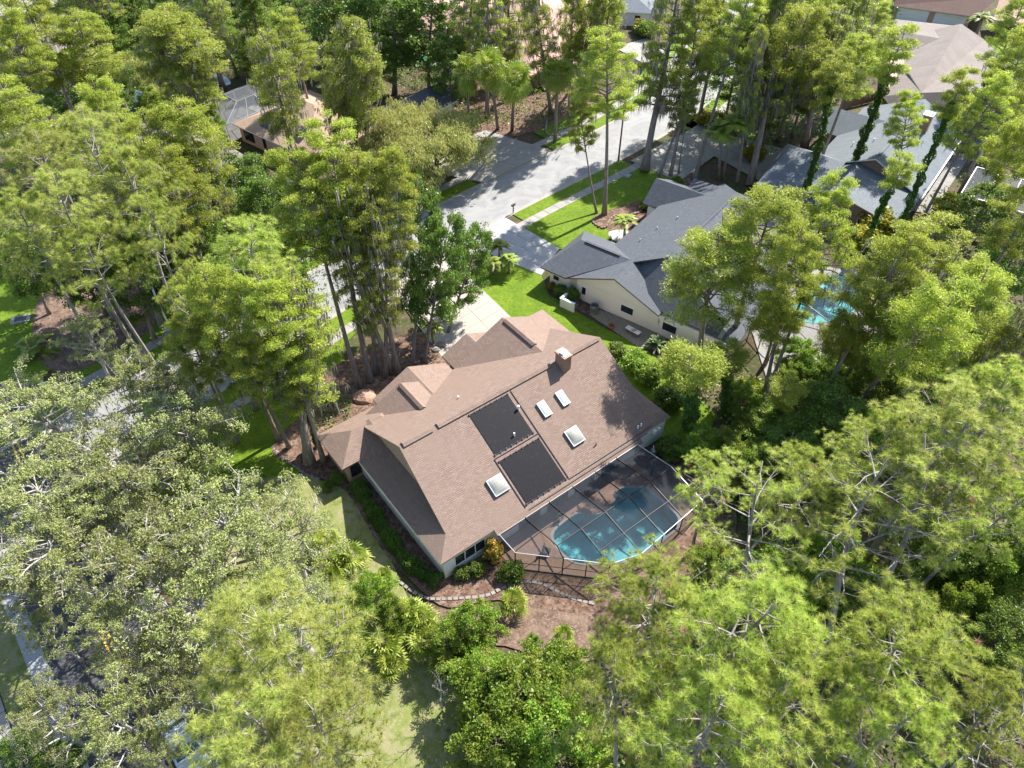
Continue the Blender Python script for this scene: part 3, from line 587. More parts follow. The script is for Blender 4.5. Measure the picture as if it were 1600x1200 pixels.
def beam(pts, m='bronze_metal', w=.07, h_=.12, name='beam', p=None):
    b = MB()
    for a, c in zip(pts[:-1], pts[1:]): b.bar(a, c, w, h_)
    return b.build(name, M[m], p or cage)
for k, u in enumerate(BU):
    vo = outer(u); pts = [(u, -.45, czt(u, -.45))] + ([(u, -4.3, czt(u, -4.3))] if vo < -4.5 else []) + [(u, vo, 2.45)]
    beam(pts, 'grey_metal' if k in (0, 6) else 'bronze_metal', .055, .1); MB().box((u - .035, vo - .035, .12), (u + .035, vo + .035, 2.42)).build('post', M['bronze_metal'], cage)
extra = [6.38, 8.9]
for u in extra: vo = outer(u); MB().box((u - .03, vo - .03, .12), (u + .03, vo + .03, 2.42)).build('post', M['bronze_metal'], cage)
us = sorted(BU + extra)
for a, c in zip(us[:-1], us[1:]):
    A_, C_ = outer(a), outer(c); beam([(a, A_, 2.46), (c, C_, 2.46)], 'grey_metal', .045, .045, 'top_rail'); beam([(a, A_, 1.1), (c, C_, 1.1)], 'bronze_metal', .04, .05, 'rail'); beam([(a, A_, .2), (c, C_, .2)], 'bronze_metal', .05, .1, 'rail')
    MB().poly([(a, A_, .15), (c, C_, .15), (c, C_, 2.42), (a, A_, 2.42)]).build('screen_panel', M['screen_mesh'], cage)
for uu, lst in ((5.08, [(-.4, -2.5)]), (19.95, [(-.4, -2.6), (-2.6, -5.2), (-5.2, -7.9)])):
    for a, c in lst:
        MB().poly([(uu, a, .15), (uu, c, .15), (uu, c, czt(uu, c) - .04), (uu, a, czt(uu, a) - .04)]).build('screen_panel', M['screen_mesh'], cage); beam([(uu, a, 1.1), (uu, c, 1.1)], 'bronze_metal', .04, .05, 'rail')
        if a < -.5: MB().box((uu - .03, a - .03, .12), (uu + .03, a + .03, czt(uu, a) - .05)).build('post', M['bronze_metal'], cage)
for a, c in zip(BU[:-1], BU[1:]):
    va, vc = outer(a), outer(c)
    if a < 6: rows = [[(a, -.45), (c, -.45), (c, -2.4), (a, -2.5)], [(a, -2.5), (c, -2.4), (c, vc)]]
    elif a < 8: rows = [[(a, -.45), (c, -.45), (c, -2.4), (a, -2.4)], [(a, -2.4), (c, -2.4), (c, -4.3), (a, -4.3)], [(a, -4.3), (c, -4.3), (c, vc), (a, va)]]
    else: rows = [[(a, -.45), (c, -.45), (c, -4.3), (a, -4.3)], [(a, -4.3), (c, -4.3), (c, -6.4), (a, -6.4)], [(a, -6.4), (c, -6.4), (c, vc), (a, va)]]
    for r in rows:
        P = fix([(u, v, czt(u, v) - .03 if not (v == outer(u)) else 2.42) for u, v in r]); MB().poly(P).build('screen_panel', M['screen_mesh'], cage)
    for v in ((-2.4,) if a < 6 else (-2.4, -4.3) if a < 8 else (-4.3, -6.4)):
        beam([(a, v, czt(a, v)), (c, v, czt(c, v))], 'bronze_metal', .05, .08, 'purlin')
beam([(4.98, -.5, 2.46), (20.0, -.5, 2.46)], 'grey_metal', .045, .045, 'top_rail')
# ---- slate-roofed neighbour
O2 = at(849.75, 419.5, 2.6); A2 = math.radians(-37)
h2 = tag(empty('cream_house', (O2.x, O2.y, 0), A2), 'cream stucco house with dark slate-grey shingles, next to the brown house', 'house')
SS = 'shingle_slate'; pl_ = lambda u: 2.6 + .42 * (u - 3.2)
roof(h2, [[(2.7, .25, pl_(2.7)), (8.7, .25, pl_(8.7)), (8.7, 4, pl_(8.7)), (12.2, 5.2, pl_(12.2)), (12.2, 21.5, pl_(12.2)), (9.5, 24.5, pl_(9.5)), (4.1, 19, pl_(4.1)), (4.1, 3, pl_(4.1)), (2.7, 2.5, pl_(2.7))]], SS, FD)
roof(h2, [[(8.7, .25, 4.905), (14.2, .25, 2.75), (14.2, 5.2, 2.75), (11.7, 5.0, 3.73), (8.7, 5.0, 4.905)]], SS, FD)
roof(h2, [[(12.2, 5.2, 6.38), (9, 5.2, 5.0), (12, .9, 2.9), (22.5, .9, 2.6)], [(12.2, 5.2, 6.38), (22.5, .9, 2.6), (21.5, 27, 2.6), (12.2, 21.5, 6.38)], [(12.2, 21.5, 6.38), (21.5, 27, 2.6), (4.1, 28, 2.6), (6, 22, 3.7)]], SS, FD)
roof(h2, [[(-.5, 0, 2.59), (2.85, 0, 2.59), (8.2, 4.5, 4.7), (1.8, 4.5, 4.7)], [(-.5, 0, 2.59), (1.8, 4.5, 4.7), (-.5, 9, 2.59)], [(-.5, 9, 2.59), (1.8, 4.5, 4.7), (8.2, 4.5, 4.7), (8.2, 9, 2.59)]], SS, FD)
roof(h2, gable(2.0, 10.5, 18.4, 25.5, 'u', 4.9, 2.75, 21.2), SS, FD)
for a, b, m in (((.4, .7), (4, 8.4), 'cream_wall'), ((3.1, .7), (22, 9.2), 'cream_wall'), ((4.5, 6), (20.8, 26.2), 'cream_wall'), ((2.5, 19.0), (9, 25), 'white_wall')): wall(h2, a, b, m, 2.45)
prism(h2, [(3.1, .7, 2.4), (14.0, .7, 2.4), (8.7, .7, 4.62), (3.1, .7, 2.6)], (0, .1, 0), 'cream_wall'); prism(h2, [(2.5, 19.0, 2.4), (2.5, 25.0, 2.4), (2.5, 21.2, 4.6)], (.1, 0, 0), 'white_wall')
window(h2, (4.6, .7), (5.25, .7), .8, 1.9, (0, -1)); window(h2, (9.6, .7), (11.2, .7), .85, 1.85, (0, -1)); window(h2, (14.6, .7), (16.3, .7), .85, 1.95, (0, -1)); window(h2, (.9, .7), (1.6, .7), 1.2, 1.7, (0, -1), 'dark_metal')
for u, v in ((7.3, 12.0), (8.4, 14.6), (6.8, 9.0)): pipe(h2, u, v, pl_(u), 'galvanised', .06, .3)
ridge_v(h2, 12.2, 6.38, 8, 20, SS, .42, .25, .1)
b = MB().box((2.4, 4.35, 4.6), (6.9, 4.65, 4.76)); b.build('ridge_vent', M['dark_metal'], h2)
for (u0, v0) in ((19.0, 2.2), (15.3, 8.5)): MB().box((u0, v0, 4.0 if v0 < 5 else 5.0), (u0 + 1.6, v0 + 2.2, 4.15 if v0 < 5 else 5.2)).build('skylight', M['window_glass'], h2)
# its patio, pool and cage
P2o = at(1150, 560)
patch('patio', px((1175, 520), (1240, 410), (1370, 430), (1370, 520), (1270, 570), (1200, 600)), -.02, .1, 'patio_white')
p2 = tag(empty('swimming_pool'), 'bright turquoise pool seen through the trees behind the cream house', 'pool')
pp = smooth_poly(px((1238, 478), (1268, 455), (1300, 432), (1330, 435), (1345, 465), (1330, 490), (1290, 505), (1250, 502)), 4)
pp = fix(pp); MB().poly([(p.x, p.y, .13) for p in pp]).build('basin', M['pool_plaster_light'], p2)
MB().poly([(p.x, p.y, .15) for p in pp]).build('water', M['pool_water'], p2)
cg2 = tag(empty('pool_cage'), 'dark screen enclosure behind the cream house, half hidden by cypresses', 'pool enclosure')
ql = [at(1175, 505, 2.6), at(1250, 395, 2.6), at(1385, 425, 2.6), at(1330, 530, 2.6), at(1225, 560, 2.6)]
for i in range(5):
    a, c = ql[i], ql[(i + 1) % 5]; beam([a, c], 'bronze_metal', .09, .1, 'top_rail', cg2)
    for t in (0, .33, .66): p = a.lerp(c, t); MB().box((p.x - .04, p.y - .04, 0), (p.x + .04, p.y + .04, 2.6)).build('post', M['bronze_metal'], cg2)
MB().poly(fix([(q.x, q.y, 2.7) for q in ql])).build('screen_panel', M['screen_mesh_thin'], cg2)
for t in (.2, .4, .6, .8): beam([ql[0].lerp(ql[1], t), ql[0].lerp(ql[1], t).lerp(ql[4].lerp(ql[2], t), .5) + Vector((0, 0, .8)), ql[4].lerp(ql[2], t)], 'bronze_metal', .08, .1, 'beam', cg2)
# ---- blue-grey house farther up
O3 = at(1215, 300, 2.6); A3 = math.radians(53)
h3 = tag(empty('grey_house', (O3.x, O3.y, 0), A3), 'brown walled house with a light blue-grey roof and a white gutter, beyond the cream house', 'house')
SG = 'shingle_blue'
roof(h3, gable(9.3, 31.5, -15.0, -.7, 'u', 5.85, 2.6, -8.3), SG, 'fascia_white')
roof(h3, gable(.6, 10.5, -14.8, -1.6, 'u', 4.6, 2.61, -6.2), SG, 'brown_wall')
roof(h3, [[(0, -5, 2.62), (0, 2.9, 2.62), (9.0, 2.3, 4.5), (9.0, -5, 4.5)], [(9.0, 2.3, 4.5), (9.0, -5, 4.5), (13.2, -5, 2.62), (13.2, 4.2, 2.62)], [(0, 2.9, 2.62), (13.2, 4.2, 2.62), (9.0, 2.3, 4.5)]], SG, 'brown_wall')
roof(h3, gable(19.8, 27.5, -7, 2.2, 'v', 4.7, 2.59), SG, 'brown_wall')
prism(h3, [(9.9, -14.4, 2.9), (9.9, -1.3, 2.9), (9.9, -8.3, 5.6)], (.1, 0, 0), 'brown_wall'); prism(h3, [(1.3, -14.2, 2.4), (1.3, -2.2, 2.4), (1.3, -6.2, 4.4)], (.1, 0, 0), 'brown_wall')
for a, b in (((1.3, -14.2), (10, -2)), ((9.9, -14.5), (31, -1.2)), ((.6, -4.5), (12.6, 2.3)), ((20.3, -6), (27, 1.8))): wall(h3, a, b, 'brown_wall', 2.42)
MB().box((9.3, -15.16, 2.42), (31.5, -15.0, 2.58)).build('gutter', M['fascia_white'], h3)
window(h3, (9.88, -12), (9.88, -10.2), 3.1, 3.7, (-1, 0)); window(h3, (1.3, -12.5), (1.3, -10), .6, 2.0, (-1, 0), n=2)
pipe(h3, 12, -5.2, 4.4); pipe(h3, 16, -6.2, 4.9); pipe(h3, 15, -4, 4.1)
c3 = MB().box((23.3, -11, 3.5), (24.7, -9.9, 6.9)).build('chimney', M['chimney_brick'], h3); MB().box((23.2, -11.1, 6.9), (24.8, -9.8, 7.0)).build('chimney_cap', M['white_metal'], c3)
b = MB().box((10.5, -8.5, 5.8), (30, -8.1, 5.95)); b.build('ridge_vent', M[SG], h3)
# screened patio right of it
cg3 = tag(empty('pool_cage', (O3.x, O3.y, 0), A3), 'flat grey screened patio roof right of the blue-grey house', 'pool enclosure')
for k in range(4):
    v0 = -18.7 - k * 2.7
    MB().poly([(13.5, v0, 2.5), (13.5, v0 - 2.65, 2.5), (22, v0 - 2.65, 2.6), (22, v0, 2.6)][::-1]).build('screen_panel', M['screen_mesh_pale'], cg3); beam([(13.5, v0, 2.56), (22, v0, 2.66)], 'white_metal', .1, .1, 'beam', cg3)
    for u in (13.5, 22): MB().box((u - .05, v0 - .05, 0), (u + .05, v0 + .05, 2.5)).build('post', M['white_metal'], cg3)
beam([(22, -18.7, 2.66), (22, -29.5, 2.66)], 'white_metal', .1, .1, 'beam', cg3); beam([(13.5, -18.7, 2.56), (13.5, -29.5, 2.56)], 'white_metal', .1, .1, 'beam', cg3)
def tri_roof(h, polys, m, f='fascia_white'): return roof(h, [[at(*P[0]), at(*P[i]), at(*P[i + 1])] for P in polys for i in range(1, len(P) - 1)], m, f)
def walls_under(h, pts, m, z1=2.4, shrink=.93):
    P = [Vector((at(*q).x, at(*q).y, 0)) for q in pts]; c = sum(P, Vector()) / len(P); P = [c + (p - c) * shrink for p in P]
    if sum(P[i].cross(P[(i + 1) % len(P)]).z for i in range(len(P))) < 0: P = P[::-1]
    return prism(h, [(p.x, p.y, z1) for p in P], (0, 0, -z1 - .05), m, 'wall')
# ---- taupe roof, top right
h4 = tag(empty('taupe_house'), 'house with a broad taupe-grey hipped roof at the top right, below the brown garage house', 'house')
R1, R2 = (1440, 145, 5.6), (1502, 37, 5.6)
tri_roof(h4, [[R1, R2, (1538, 62, 2.8), (1565, 90, 2.8), (1558, 108, 3.2), (1575, 140, 2.8), (1440, 180, 2.8)], [R1, (1485, 67, 5.6), (1425, 84, 2.8), (1380, 150, 2.8), (1400, 175, 2.8), (1440, 180, 2.8)], [R2, R1, (1412, 100, 3.4), (1440, 50, 2.8)]], 'shingle_taupe')
tri_roof(h4, [[(1375, 44, 4.4), (1486, 63, 4.8), (1425, 90, 2.75), (1362, 75, 2.75)], [(1375, 44, 4.4), (1486, 63, 4.8), (1490, 40, 2.75), (1400, 30, 2.75)]], 'shingle_taupe')
walls_under(h4, [(1575, 140, 2.8), (1565, 90, 2.8), (1502, 42, 2.8), (1440, 55, 2.8), (1385, 75, 2.8), (1380, 150, 2.8), (1440, 180, 2.8)], 'tan_siding')
MB().box((0, 0, 0), (3.2, .12, .9), Matrix.Translation(at(1541, 98, 3.2)) @ Matrix.Rotation(math.radians(-30), 4, 'Z')).build('dormer_wall', M['white_wall'], h4)
# ---- brown garage house, top right corner
h5 = tag(empty('garage_house'), 'brown roofed house with two wide white garage doors in the top right corner', 'house')
tri_roof(h5, [[(1394, 8, 2.9), (1524, 26, 2.9), (1560, -5, 5.0), (1412, -18, 5.0)], [(1412, -18, 5.0), (1560, -5, 5.0), (1560, -50, 2.8), (1420, -60, 2.8)]], 'shingle_darkbrown', 'tan_siding')
tri_roof(h5, [[(1552, 31, 2.8), (1640, 40, 2.8), (1640, -10, 5), (1563, -6, 5)]], 'shingle_tan', 'tan_siding')
wl_ = [at(1400, 9, 2.6), at(1519, 25, 2.6)]; dv = (wl_[1] - wl_[0]); dv.z = 0; L5 = dv.length; dv.normalize(); n5 = Vector((dv.y, -dv.x, 0)); n5 = n5 if n5.y < 0 else -n5
M5 = Matrix.Translation(Vector((wl_[0].x, wl_[0].y, 0)) - n5 * .4) @ Matrix.Rotation(math.atan2(dv.y, dv.x), 4, 'Z')
MB().box((0, 0, 0), (L5, 9, 2.6), M5).build('wall', M['tan_brick'], h5)
for a, c in ((.05, .46), (.54, .95)):
    g_ = MB()
    for k in range(4): g_.box((a * L5, -.06, .05 + k * .56), (c * L5, -.01, .05 + k * .56 + .53), M5)
    g_.build('garage_door', M['white_wall'], h5)
MB().box((-2, .5, 0), (8, 7, 2.5), Matrix.Translation(at(1600, 45))).build('wall', M['tan_siding'], h5)
# ---- tan brick house with cage, upper left
O6 = at(369, 194.5, 2.6); A6 = math.radians(-38)
h6 = tag(empty('tan_house', (O6.x, O6.y, 0), A6), 'tan house with brown shingles and black solar panels at the upper left', 'house')
roof(h6, hip(-.6, 17, -.2, 14.5, .42), 'shingle_tan', 'fascia_white'); roof(h6, gable(13, 20, 14, 26, 'v', 4.4, 2.58), 'shingle_slate', 'fascia_white')
wall(h6, (0, .35), (16.4, 14), 'pink_wall', 2.45); wall(h6, (13.6, 14.5), (19.4, 25.4), 'white_wall', 2.42)
window(h6, (.9, .35), (3.2, .35), .5, 2.1, (0, -1), 'bronze_metal', 3); window(h6, (5.2, .35), (5.9, .35), .5, 2.2, (0, -1), 'bronze_metal'); window(h6, (10, .35), (11.5, .35), .8, 2, (0, -1), 'bronze_metal')
for u0, u1, v0, v1 in ((4.2, 7.6, 1.2, 3.3), (10.4, 12.8, 1.2, 3.6)):
    Mx = slope_M(u0, v0, .42, 2.6 + .42 * (v0 + .2)); MB().box((0, 0, .04), (u1 - u0, (v1 - v0) * 1.08, .1), Mx).build('solar_mat', M['solar_black'], h6)
cg6 = tag(empty('pool_cage', (O6.x, O6.y, 0), A6), 'white framed hipped screen cage at the end of the tan house', 'pool enclosure')
c6 = [(-.7, -1.2), (-10, 1.0), (-10, 10), (-.7, 10)]; k6 = [(-3.6, 3.2), (-7.0, 3.6), (-7.0, 8), (-3.6, 8)]
for i in range(4):
    a, c = c6[i], c6[(i + 1) % 4]; ka, kc = k6[i], k6[(i + 1) % 4]
    beam([(*a, 2.7), (*c, 2.7)], 'galvanised', .09, .09, 'top_rail', cg6); beam([(*ka, 3.9), (*kc, 3.9)], 'galvanised', .08, .08, 'beam', cg6); beam([(*a, 2.7), (*ka, 3.9)], 'galvanised', .08, .08, 'beam', cg6)
    MB().poly(fix([(*a, 2.68), (*c, 2.68), (*kc, 3.88), (*ka, 3.88)])).build('screen_panel', M['screen_mesh_pale'], cg6)
    for t in (0, .33, .66):
        p = Vector((*a, 0)).lerp(Vector((*c, 0)), t); q = Vector((*ka, 0)).lerp(Vector((*kc, 0)), t); MB().box((p.x - .06, p.y - .06, 0), (p.x + .06, p.y + .06, 2.65)).build('post', M['white_metal'], cg6); beam([(p.x, p.y, 2.7), (q.x, q.y, 3.9)], 'galvanised', .06, .06, 'beam', cg6)
MB().poly(fix([(*k, 3.88) for k in k6])).build('screen_panel', M['screen_mesh_pale'], cg6)
patch('patio', [rot_at(Vector((O6.x, O6.y, 0)), A6, *p) for p in c6], -.02, .1, 'concrete_grey')
# ---- pale roofed house under the left trees
h7 = tag(empty('pale_house'), 'pale pinkish roof of a house half buried under the trees left of the tan house', 'house')
tri_roof(h7, [[(335, 213, 3), (381, 242, 3), (250, 345, 3), (205, 290, 4.6), (300, 205, 4.6)], [(300, 205, 4.6), (205, 290, 4.6), (130, 260, 3), (215, 190, 3)]], 'shingle_taupe'); walls_under(h7, [(335, 213, 3), (381, 242, 3), (250, 345, 3), (130, 260, 3), (215, 190, 3)], 'tan_siding')
# ---- pink tile house, top centre
h8 = tag(empty('pink_house'), 'house with salmon pink tiled hip roofs behind the mossy cypresses at the top centre', 'house')
tri_roof(h8, [[(820, 120, 3), (870, 70, 4.2), (880, 15, 6), (845, 12, 6), (800, 45, 3)], [(870, 70, 4.2), (820, 120, 3), (900, 100, 3), (960, 55, 3), (940, 25, 5), (880, 15, 6)], [(845, 12, 6), (880, 15, 6), (940, 25, 5), (950, -10, 3), (840, -20, 3)]], 'tile_pink', 'pink_wall')
tri_roof(h8, [[(640, 45, 3), (800, 55, 3), (790, 15, 5.6), (680, 8, 5.6)], [(680, 8, 5.6), (790, 15, 5.6), (800, -20, 3), (660, -28, 3)]], 'tile_pink', 'pink_wall')
walls_under(h8, [(820, 120, 3), (900, 100, 3), (960, 55, 3), (950, -10, 3), (660, -28, 3), (640, 45, 3)], 'brown_wall')
# ---- white house, top
h9 = tag(empty('white_house'), 'small white gabled house at the top edge, right of the pink roofs', 'house')
def box_house(h, c, ang, w, d, wm, rm, zr=4.6, ov=.4):
    h.location = (c.x, c.y, 0); h.rotation_euler.z = math.radians(ang)
    wall(h, (0, 0), (w, d), wm, 2.45); roof(h, hip(-ov, w + ov, -ov, d + ov, .42), rm, 'fascia_white')
box_house(h9, at(940, 38), -8, 9.5, 8, 'white_wall', 'shingle_blue'); window(h9, (1.2, 0), (3.4, 0), .9, 2, (0, -1), n=2); window(h9, (6.2, 0), (7.4, 0), .9, 2, (0, -1))
h10 = tag(empty('stucco_house'), 'pale two-storey house with two white windows at the far left edge', 'house')
h10.location = at(18, 118); h10.rotation_euler.z = math.radians(-15); wall(h10, (0, 0), (12, 9), 'tan_siding', 5.2); roof(h10, hip(-.5, 12.5, -.5, 9.5, .4, 5.3), 'shingle_taupe', 'fascia_white')
window(h10, (2.2, 0), (3.3, 0), 3.4, 4.8, (0, -1)); window(h10, (5.6, 0), (6.7, 0), 3.4, 4.8, (0, -1)); window(h10, (2.2, 0), (3.3, 0), .8, 2.1, (0, -1))
h11 = tag(empty('dark_roof_house'), 'dark roofed house cut by the top edge, left of the bright green trees', 'house')
box_house(h11, at(250, -8), 12, 20, 12, 'white_wall', 'shingle_slate'); cg11 = tag(empty('pool_cage', at(308, 22), math.radians(12)), 'small white framed screen cage at the top edge beside the dark roof', 'pool enclosure')
for k in range(4): beam([(k * 2, 0, 2.6), (k * 2, 5, 3.2)], 'white_metal', .13, .12, 'beam', cg11); MB().box((k * 2 - .05, -.05, 0), (k * 2 + .05, .05, 2.5)).build('post', M['white_metal'], cg11)
for k in range(3): MB().poly([(k * 2, 0, 2.58), (k * 2 + 2, 0, 2.58), (k * 2 + 2, 5, 3.18), (k * 2, 5, 3.18)]).build('screen_panel', M['screen_mesh_pale'], cg11)
beam([(0, 0, 2.6), (6, 0, 2.6)], 'white_metal', .13, .12, 'top_rail', cg11)
p3 = tag(empty('swimming_pool'), 'small dark green pool between the tall oaks at the top', 'pool')
q3 = px((640, 98), (648, 88), (668, 86), (676, 92), (676, 102), (655, 103)); MB().poly([(p.x, p.y, .1) for p in fix(q3)]).build('basin', M['pool_plaster_green'], p3)
c_ = sum(q3, Vector()) / 6; holed([((p.x - c_.x) * 1.35 + c_.x, (p.y - c_.y) * 1.35 + c_.y) for p in q3], [(p.x, p.y) for p in q3], .12, 'patio_white', 'coping', p3)
# ------------------------------------------------------------------ plant builders (meshes are built once and shared)
def grow(seed, H, r0, zb, zt, R, nl, prof, elev=.35, nsub=4, wob=.25, droop=.2, k=6, leader=True, sub_len=.4):
    rd = random.Random(seed); b = MB(); n = 9; ph = rd.uniform(0, 6.28)
    def tr(z):
        t = z / H; return Vector((wob * math.sin(ph + 3.1 * t) * t * 2, wob * math.cos(ph * 1.7 + 2.3 * t) * t * 2, z))
    ztop = H * .97 if leader else zb + (zt - zb) * .55
    zs = [ztop * i / n for i in range(n + 1)]
    b.tube([tr(z) for z in zs], [max(.02, r0 * (1.45 if i == 0 else 1) * (1 - .9 * (z / (ztop * 1.02)) ** 1.2)) for i, z in enumerate(zs)], k + 2)
    tips = [tr(ztop)] if leader else []
    for i in range(nl):
        t = (i + rd.random()) / nl; z0 = zb + (zt - zb) * t * .93; az = i * 2.4 + rd.uniform(-.5, .5); L = R * prof(t) * rd.uniform(.7, 1.12)
        z0 = min(z0, ztop * .99); z0 = max(zb * .8, z0 - L * elev * .6)
        s0 = tr(z0); d = Vector((math.cos(az), math.sin(az), 0)); sd_ = Vector((-d.y, d.x, 0)) * rd.uniform(-.25, .25)
        f = lambda s: s0 + (d + sd_ * s) * L * s + Vector((0, 0, L * (elev * s - droop * s * s)))
        rl = max(.03, r0 * .42 * (1 - t * .6)); pts = [f(s) + Vector((rd.uniform(-.1, .1), rd.uniform(-.1, .1), rd.uniform(-.08, .08))) * s * L * .25 for s in (0, .25, .5, .75, 1)]; pts[0] = s0
        b.tube(pts, [rl, rl * .75, rl * .55, rl * .35, .015], 5, False); tips.append(pts[-1])
        for j in range(nsub):
            s = .3 + .65 * (j + rd.random()) / nsub; p = f(s); a2 = az + rd.choice((-1, 1)) * rd.uniform(.5, 1.3); l2 = L * sub_len * rd.uniform(.6, 1.2) * (1.25 - s * .5)
            q = p + Vector((math.cos(a2) * l2, math.sin(a2) * l2, l2 * rd.uniform(.0, .6))); m_ = (p + q) / 2 + Vector((rd.uniform(-.15, .15), rd.uniform(-.15, .15), rd.uniform(-.05, .15))) * l2
            b.tube([p, m_, q], [rl * .35, rl * .22, .01], 4, False); tips += [q, m_ + Vector((0, 0, .1 * l2))]
    return b, np.array([tuple(t) for t in tips]), tr
def clumps(tips, n, rad, flat=.6, drop=.1):
    T = tips[rng.random(len(tips)) > drop]; m = len(T); C0 = np.repeat(T, n, 0)
    rr = rng.uniform(.6, 1.25, size=m).repeat(n)[:, None] * rad
    off_ = unit(rng.normal(size=(m * n, 3))) * (rng.random((m * n, 1)) ** .45); off_[:, 2] *= flat
    return C0 + off_ * rr, off_, np.repeat(np.arange(m), n)
def tint_of(ids, spread=.5):
    base = rng.random(ids.max() + 1) if len(ids) else np.zeros(1); return np.clip(base[ids] * spread + rng.random(len(ids)) * (1 - spread), 0, 1)
def crown_mesh(name, tips, n, rad, L, Wd, m, flat=.6, drop=.1, dmix=(1, .6), up=.8, droop=0.0, nv=.35):
    P, o, ids = clumps(tips, n, rad, flat, drop); D = o * dmix[0] + rng.normal(size=P.shape) * dmix[1]; D[:, 2] -= droop
    l = L * rng.uniform(1 - nv, 1 + nv, len(P)); return npmesh(name, cards(P, D, l, Wd / L * l, up), 4, M[m], tint_of(ids))
def needle_mesh(name, tips, nt, rad, m, nneed=26, L=.34, w=.022, drop=.05):
    """pine tufts: radiating needles"""
    T = tips[rng.random(len(tips)) > drop]; T = np.repeat(T, nt, 0); T = T + unit(rng.normal(size=T.shape)) * (rng.random((len(T), 1)) ** .5) * rad * np.array([1, 1, .7])
    k = len(T); c0 = np.array([0, 0, T[:, 2].mean() - 3.0]); A = unit(unit(T - c0) * .7 + rng.normal(size=(k, 3)) * .35 + np.array([0, 0, .5]))
    T = np.repeat(T, nneed, 0); A = np.repeat(A, nneed, 0); D = unit(unit(rng.normal(size=T.shape)) + A * .8); Lh = L * rng.uniform(.7, 1.15, (len(T), 1)); S_ = unit(np.cross(D, rng.normal(size=T.shape))) * w
    V = np.stack([T - S_, T + S_, T + D * Lh + np.array([0, 0, -.05])], 1).reshape(-1, 3)
    return npmesh(name, V, 3, M[m], np.clip(rng.random(k).repeat(nneed) * .75 + rng.random(k * nneed) * .25, 0, 1))
def moss_mesh(name, tips, n, m='moss', L=(.5, 1.9), w=.05, rad=.5):
    T = tips[rng.integers(0, len(tips), n)] + rng.normal(size=(n, 3)) * np.array([rad, rad, .25]); rep = 5; T = np.repeat(T, rep, 0) + rng.normal(size=(n * rep, 3)) * np.array([.1, .1, .08])
    l = rng.uniform(*L, size=n).repeat(rep)[:, None] * rng.uniform(.4, 1, (n * rep, 1)); a = rng.random(n * rep) * 6.28; S_ = np.stack([np.cos(a), np.sin(a), 0 * a], 1) * w * rng.uniform(.4, 1.2, (n * rep, 1)); dn = np.array([0, 0, -1]); j = rng.normal(size=T.shape) * .06
    V = np.stack([T - S_, T + S_, T + dn * l * .5 + S_ * .6 + j, T + dn * l + j * 1.5], 1).reshape(-1, 3)
    return npmesh(name, V, 4, M[m], rng.random(n * rep))
def vine_mesh(name, tr, z0, z1, r, n, m='leaf_vine'):
    z = z0 + (z1 - z0) * rng.random(n); a = rng.random(n) * 6.28; rr = r * (.35 + .75 * np.abs(np.sin(z * 1.3) + .5 * np.sin(z * 3.1 + a))) * rng.uniform(.5, 1, n)
    c = np.array([tuple(tr(q)) for q in z]); O = np.stack([np.cos(a), np.sin(a), 0 * a], 1); P = c + O * rr[:, None]
    return npmesh(name, cards(P, O + rng.normal(size=P.shape) * .7 + np.array([0, 0, -.4]), .26, .17, .6), 4, M[m], rng.random(n))
LIB = {}
def lib(kind, parts, H, R, zc): LIB.setdefault(kind, []).append(dict(parts=parts, H=H, R=R, zc=zc))
for s in range(6):       # bald cypress: tall bare trunk, feathery flat-topped crown, grey moss
    b, t, tr = grow(100 + s, 22, .27, 12.5 - s % 3, 21.6, 3.1, 34, lambda q: .55 + .6 * math.sin(math.pi * min(1, q * .95 + .12)) * (1 - .35 * q), .45, 4, .3, .25)
    cm = crown_mesh('crown', t, 125, .74, .24, .062, 'needle_cypress', .5, .1, (1, .8), .9, droop=.25); tm = b.mesh('trunk', M['bark_cypress'], True)
    mm = moss_mesh('hanging_moss', t[t[:, 2] < 19], 60 + 70 * (s % 2)); lib('cypress', [('trunk', tm), ('crown', cm), ('hanging_moss', mm)], 22, 3.1, 17.5)
for s in range(3):       # mossy narrow cypress
    b, t, tr = grow(200 + s, 22, .34, 7, 21.6, 2.4, 44, lambda q: .75 + .4 * math.sin(math.pi * q) - .25 * q, .3, 4, .3, .3)
    cm = crown_mesh('crown', t, 80, .58, .24, .062, 'needle_cypress', .6, .2, (1, .8), .9, droop=.3); tm = b.mesh('trunk', M['bark_cypress'], True)
    mm = moss_mesh('hanging_moss', t, 380, L=(.6, 2.4)); lib('mossy', [('trunk', tm), ('crown', cm), ('hanging_moss', mm)], 22, 2.4, 15)
for s in range(3):       # vine-clad cypress
    b, t, tr = grow(300 + s, 21, .22, 15, 20.6, 2.2, 16, lambda q: .8, .45, 4, .4, .25)
    cm = crown_mesh('crown', t, 110, .68, .24, .062, 'needle_cypress', .55, .1, (1, .8), .9, droop=.25); tm = b.mesh('trunk', M['bark_cypress'], True)
    vm = vine_mesh('vine', tr, 1.0, 17 - 2 * s, .52, 5200); lib('vine_cypress', [('trunk', tm), ('crown', cm), ('vine', vm)], 21, 2.2, 17.5)
for s in range(4):       # slash pine
    b, t, tr = grow(400 + s, 20, .24, 12, 19.6, 3.3, 24, lambda q: .45 + .75 * math.sin(math.pi * min(1, q * .8 + .2)) - .15 * q, .4, 5, .5, .05, sub_len=.42)
    cm = needle_mesh('crown', t, 3, .5, 'needle_pine', 58, .40, .0105); tm = b.mesh('trunk', M['bark_grey'], True); dm = needle_mesh('dead_needles', t[3::61], 1, .4, 'dead_leaf', 50, .4, .012); lib('pine', [('trunk', tm), ('crown', cm), ('dead_needles', dm)], 20, 3.5, 16.6)
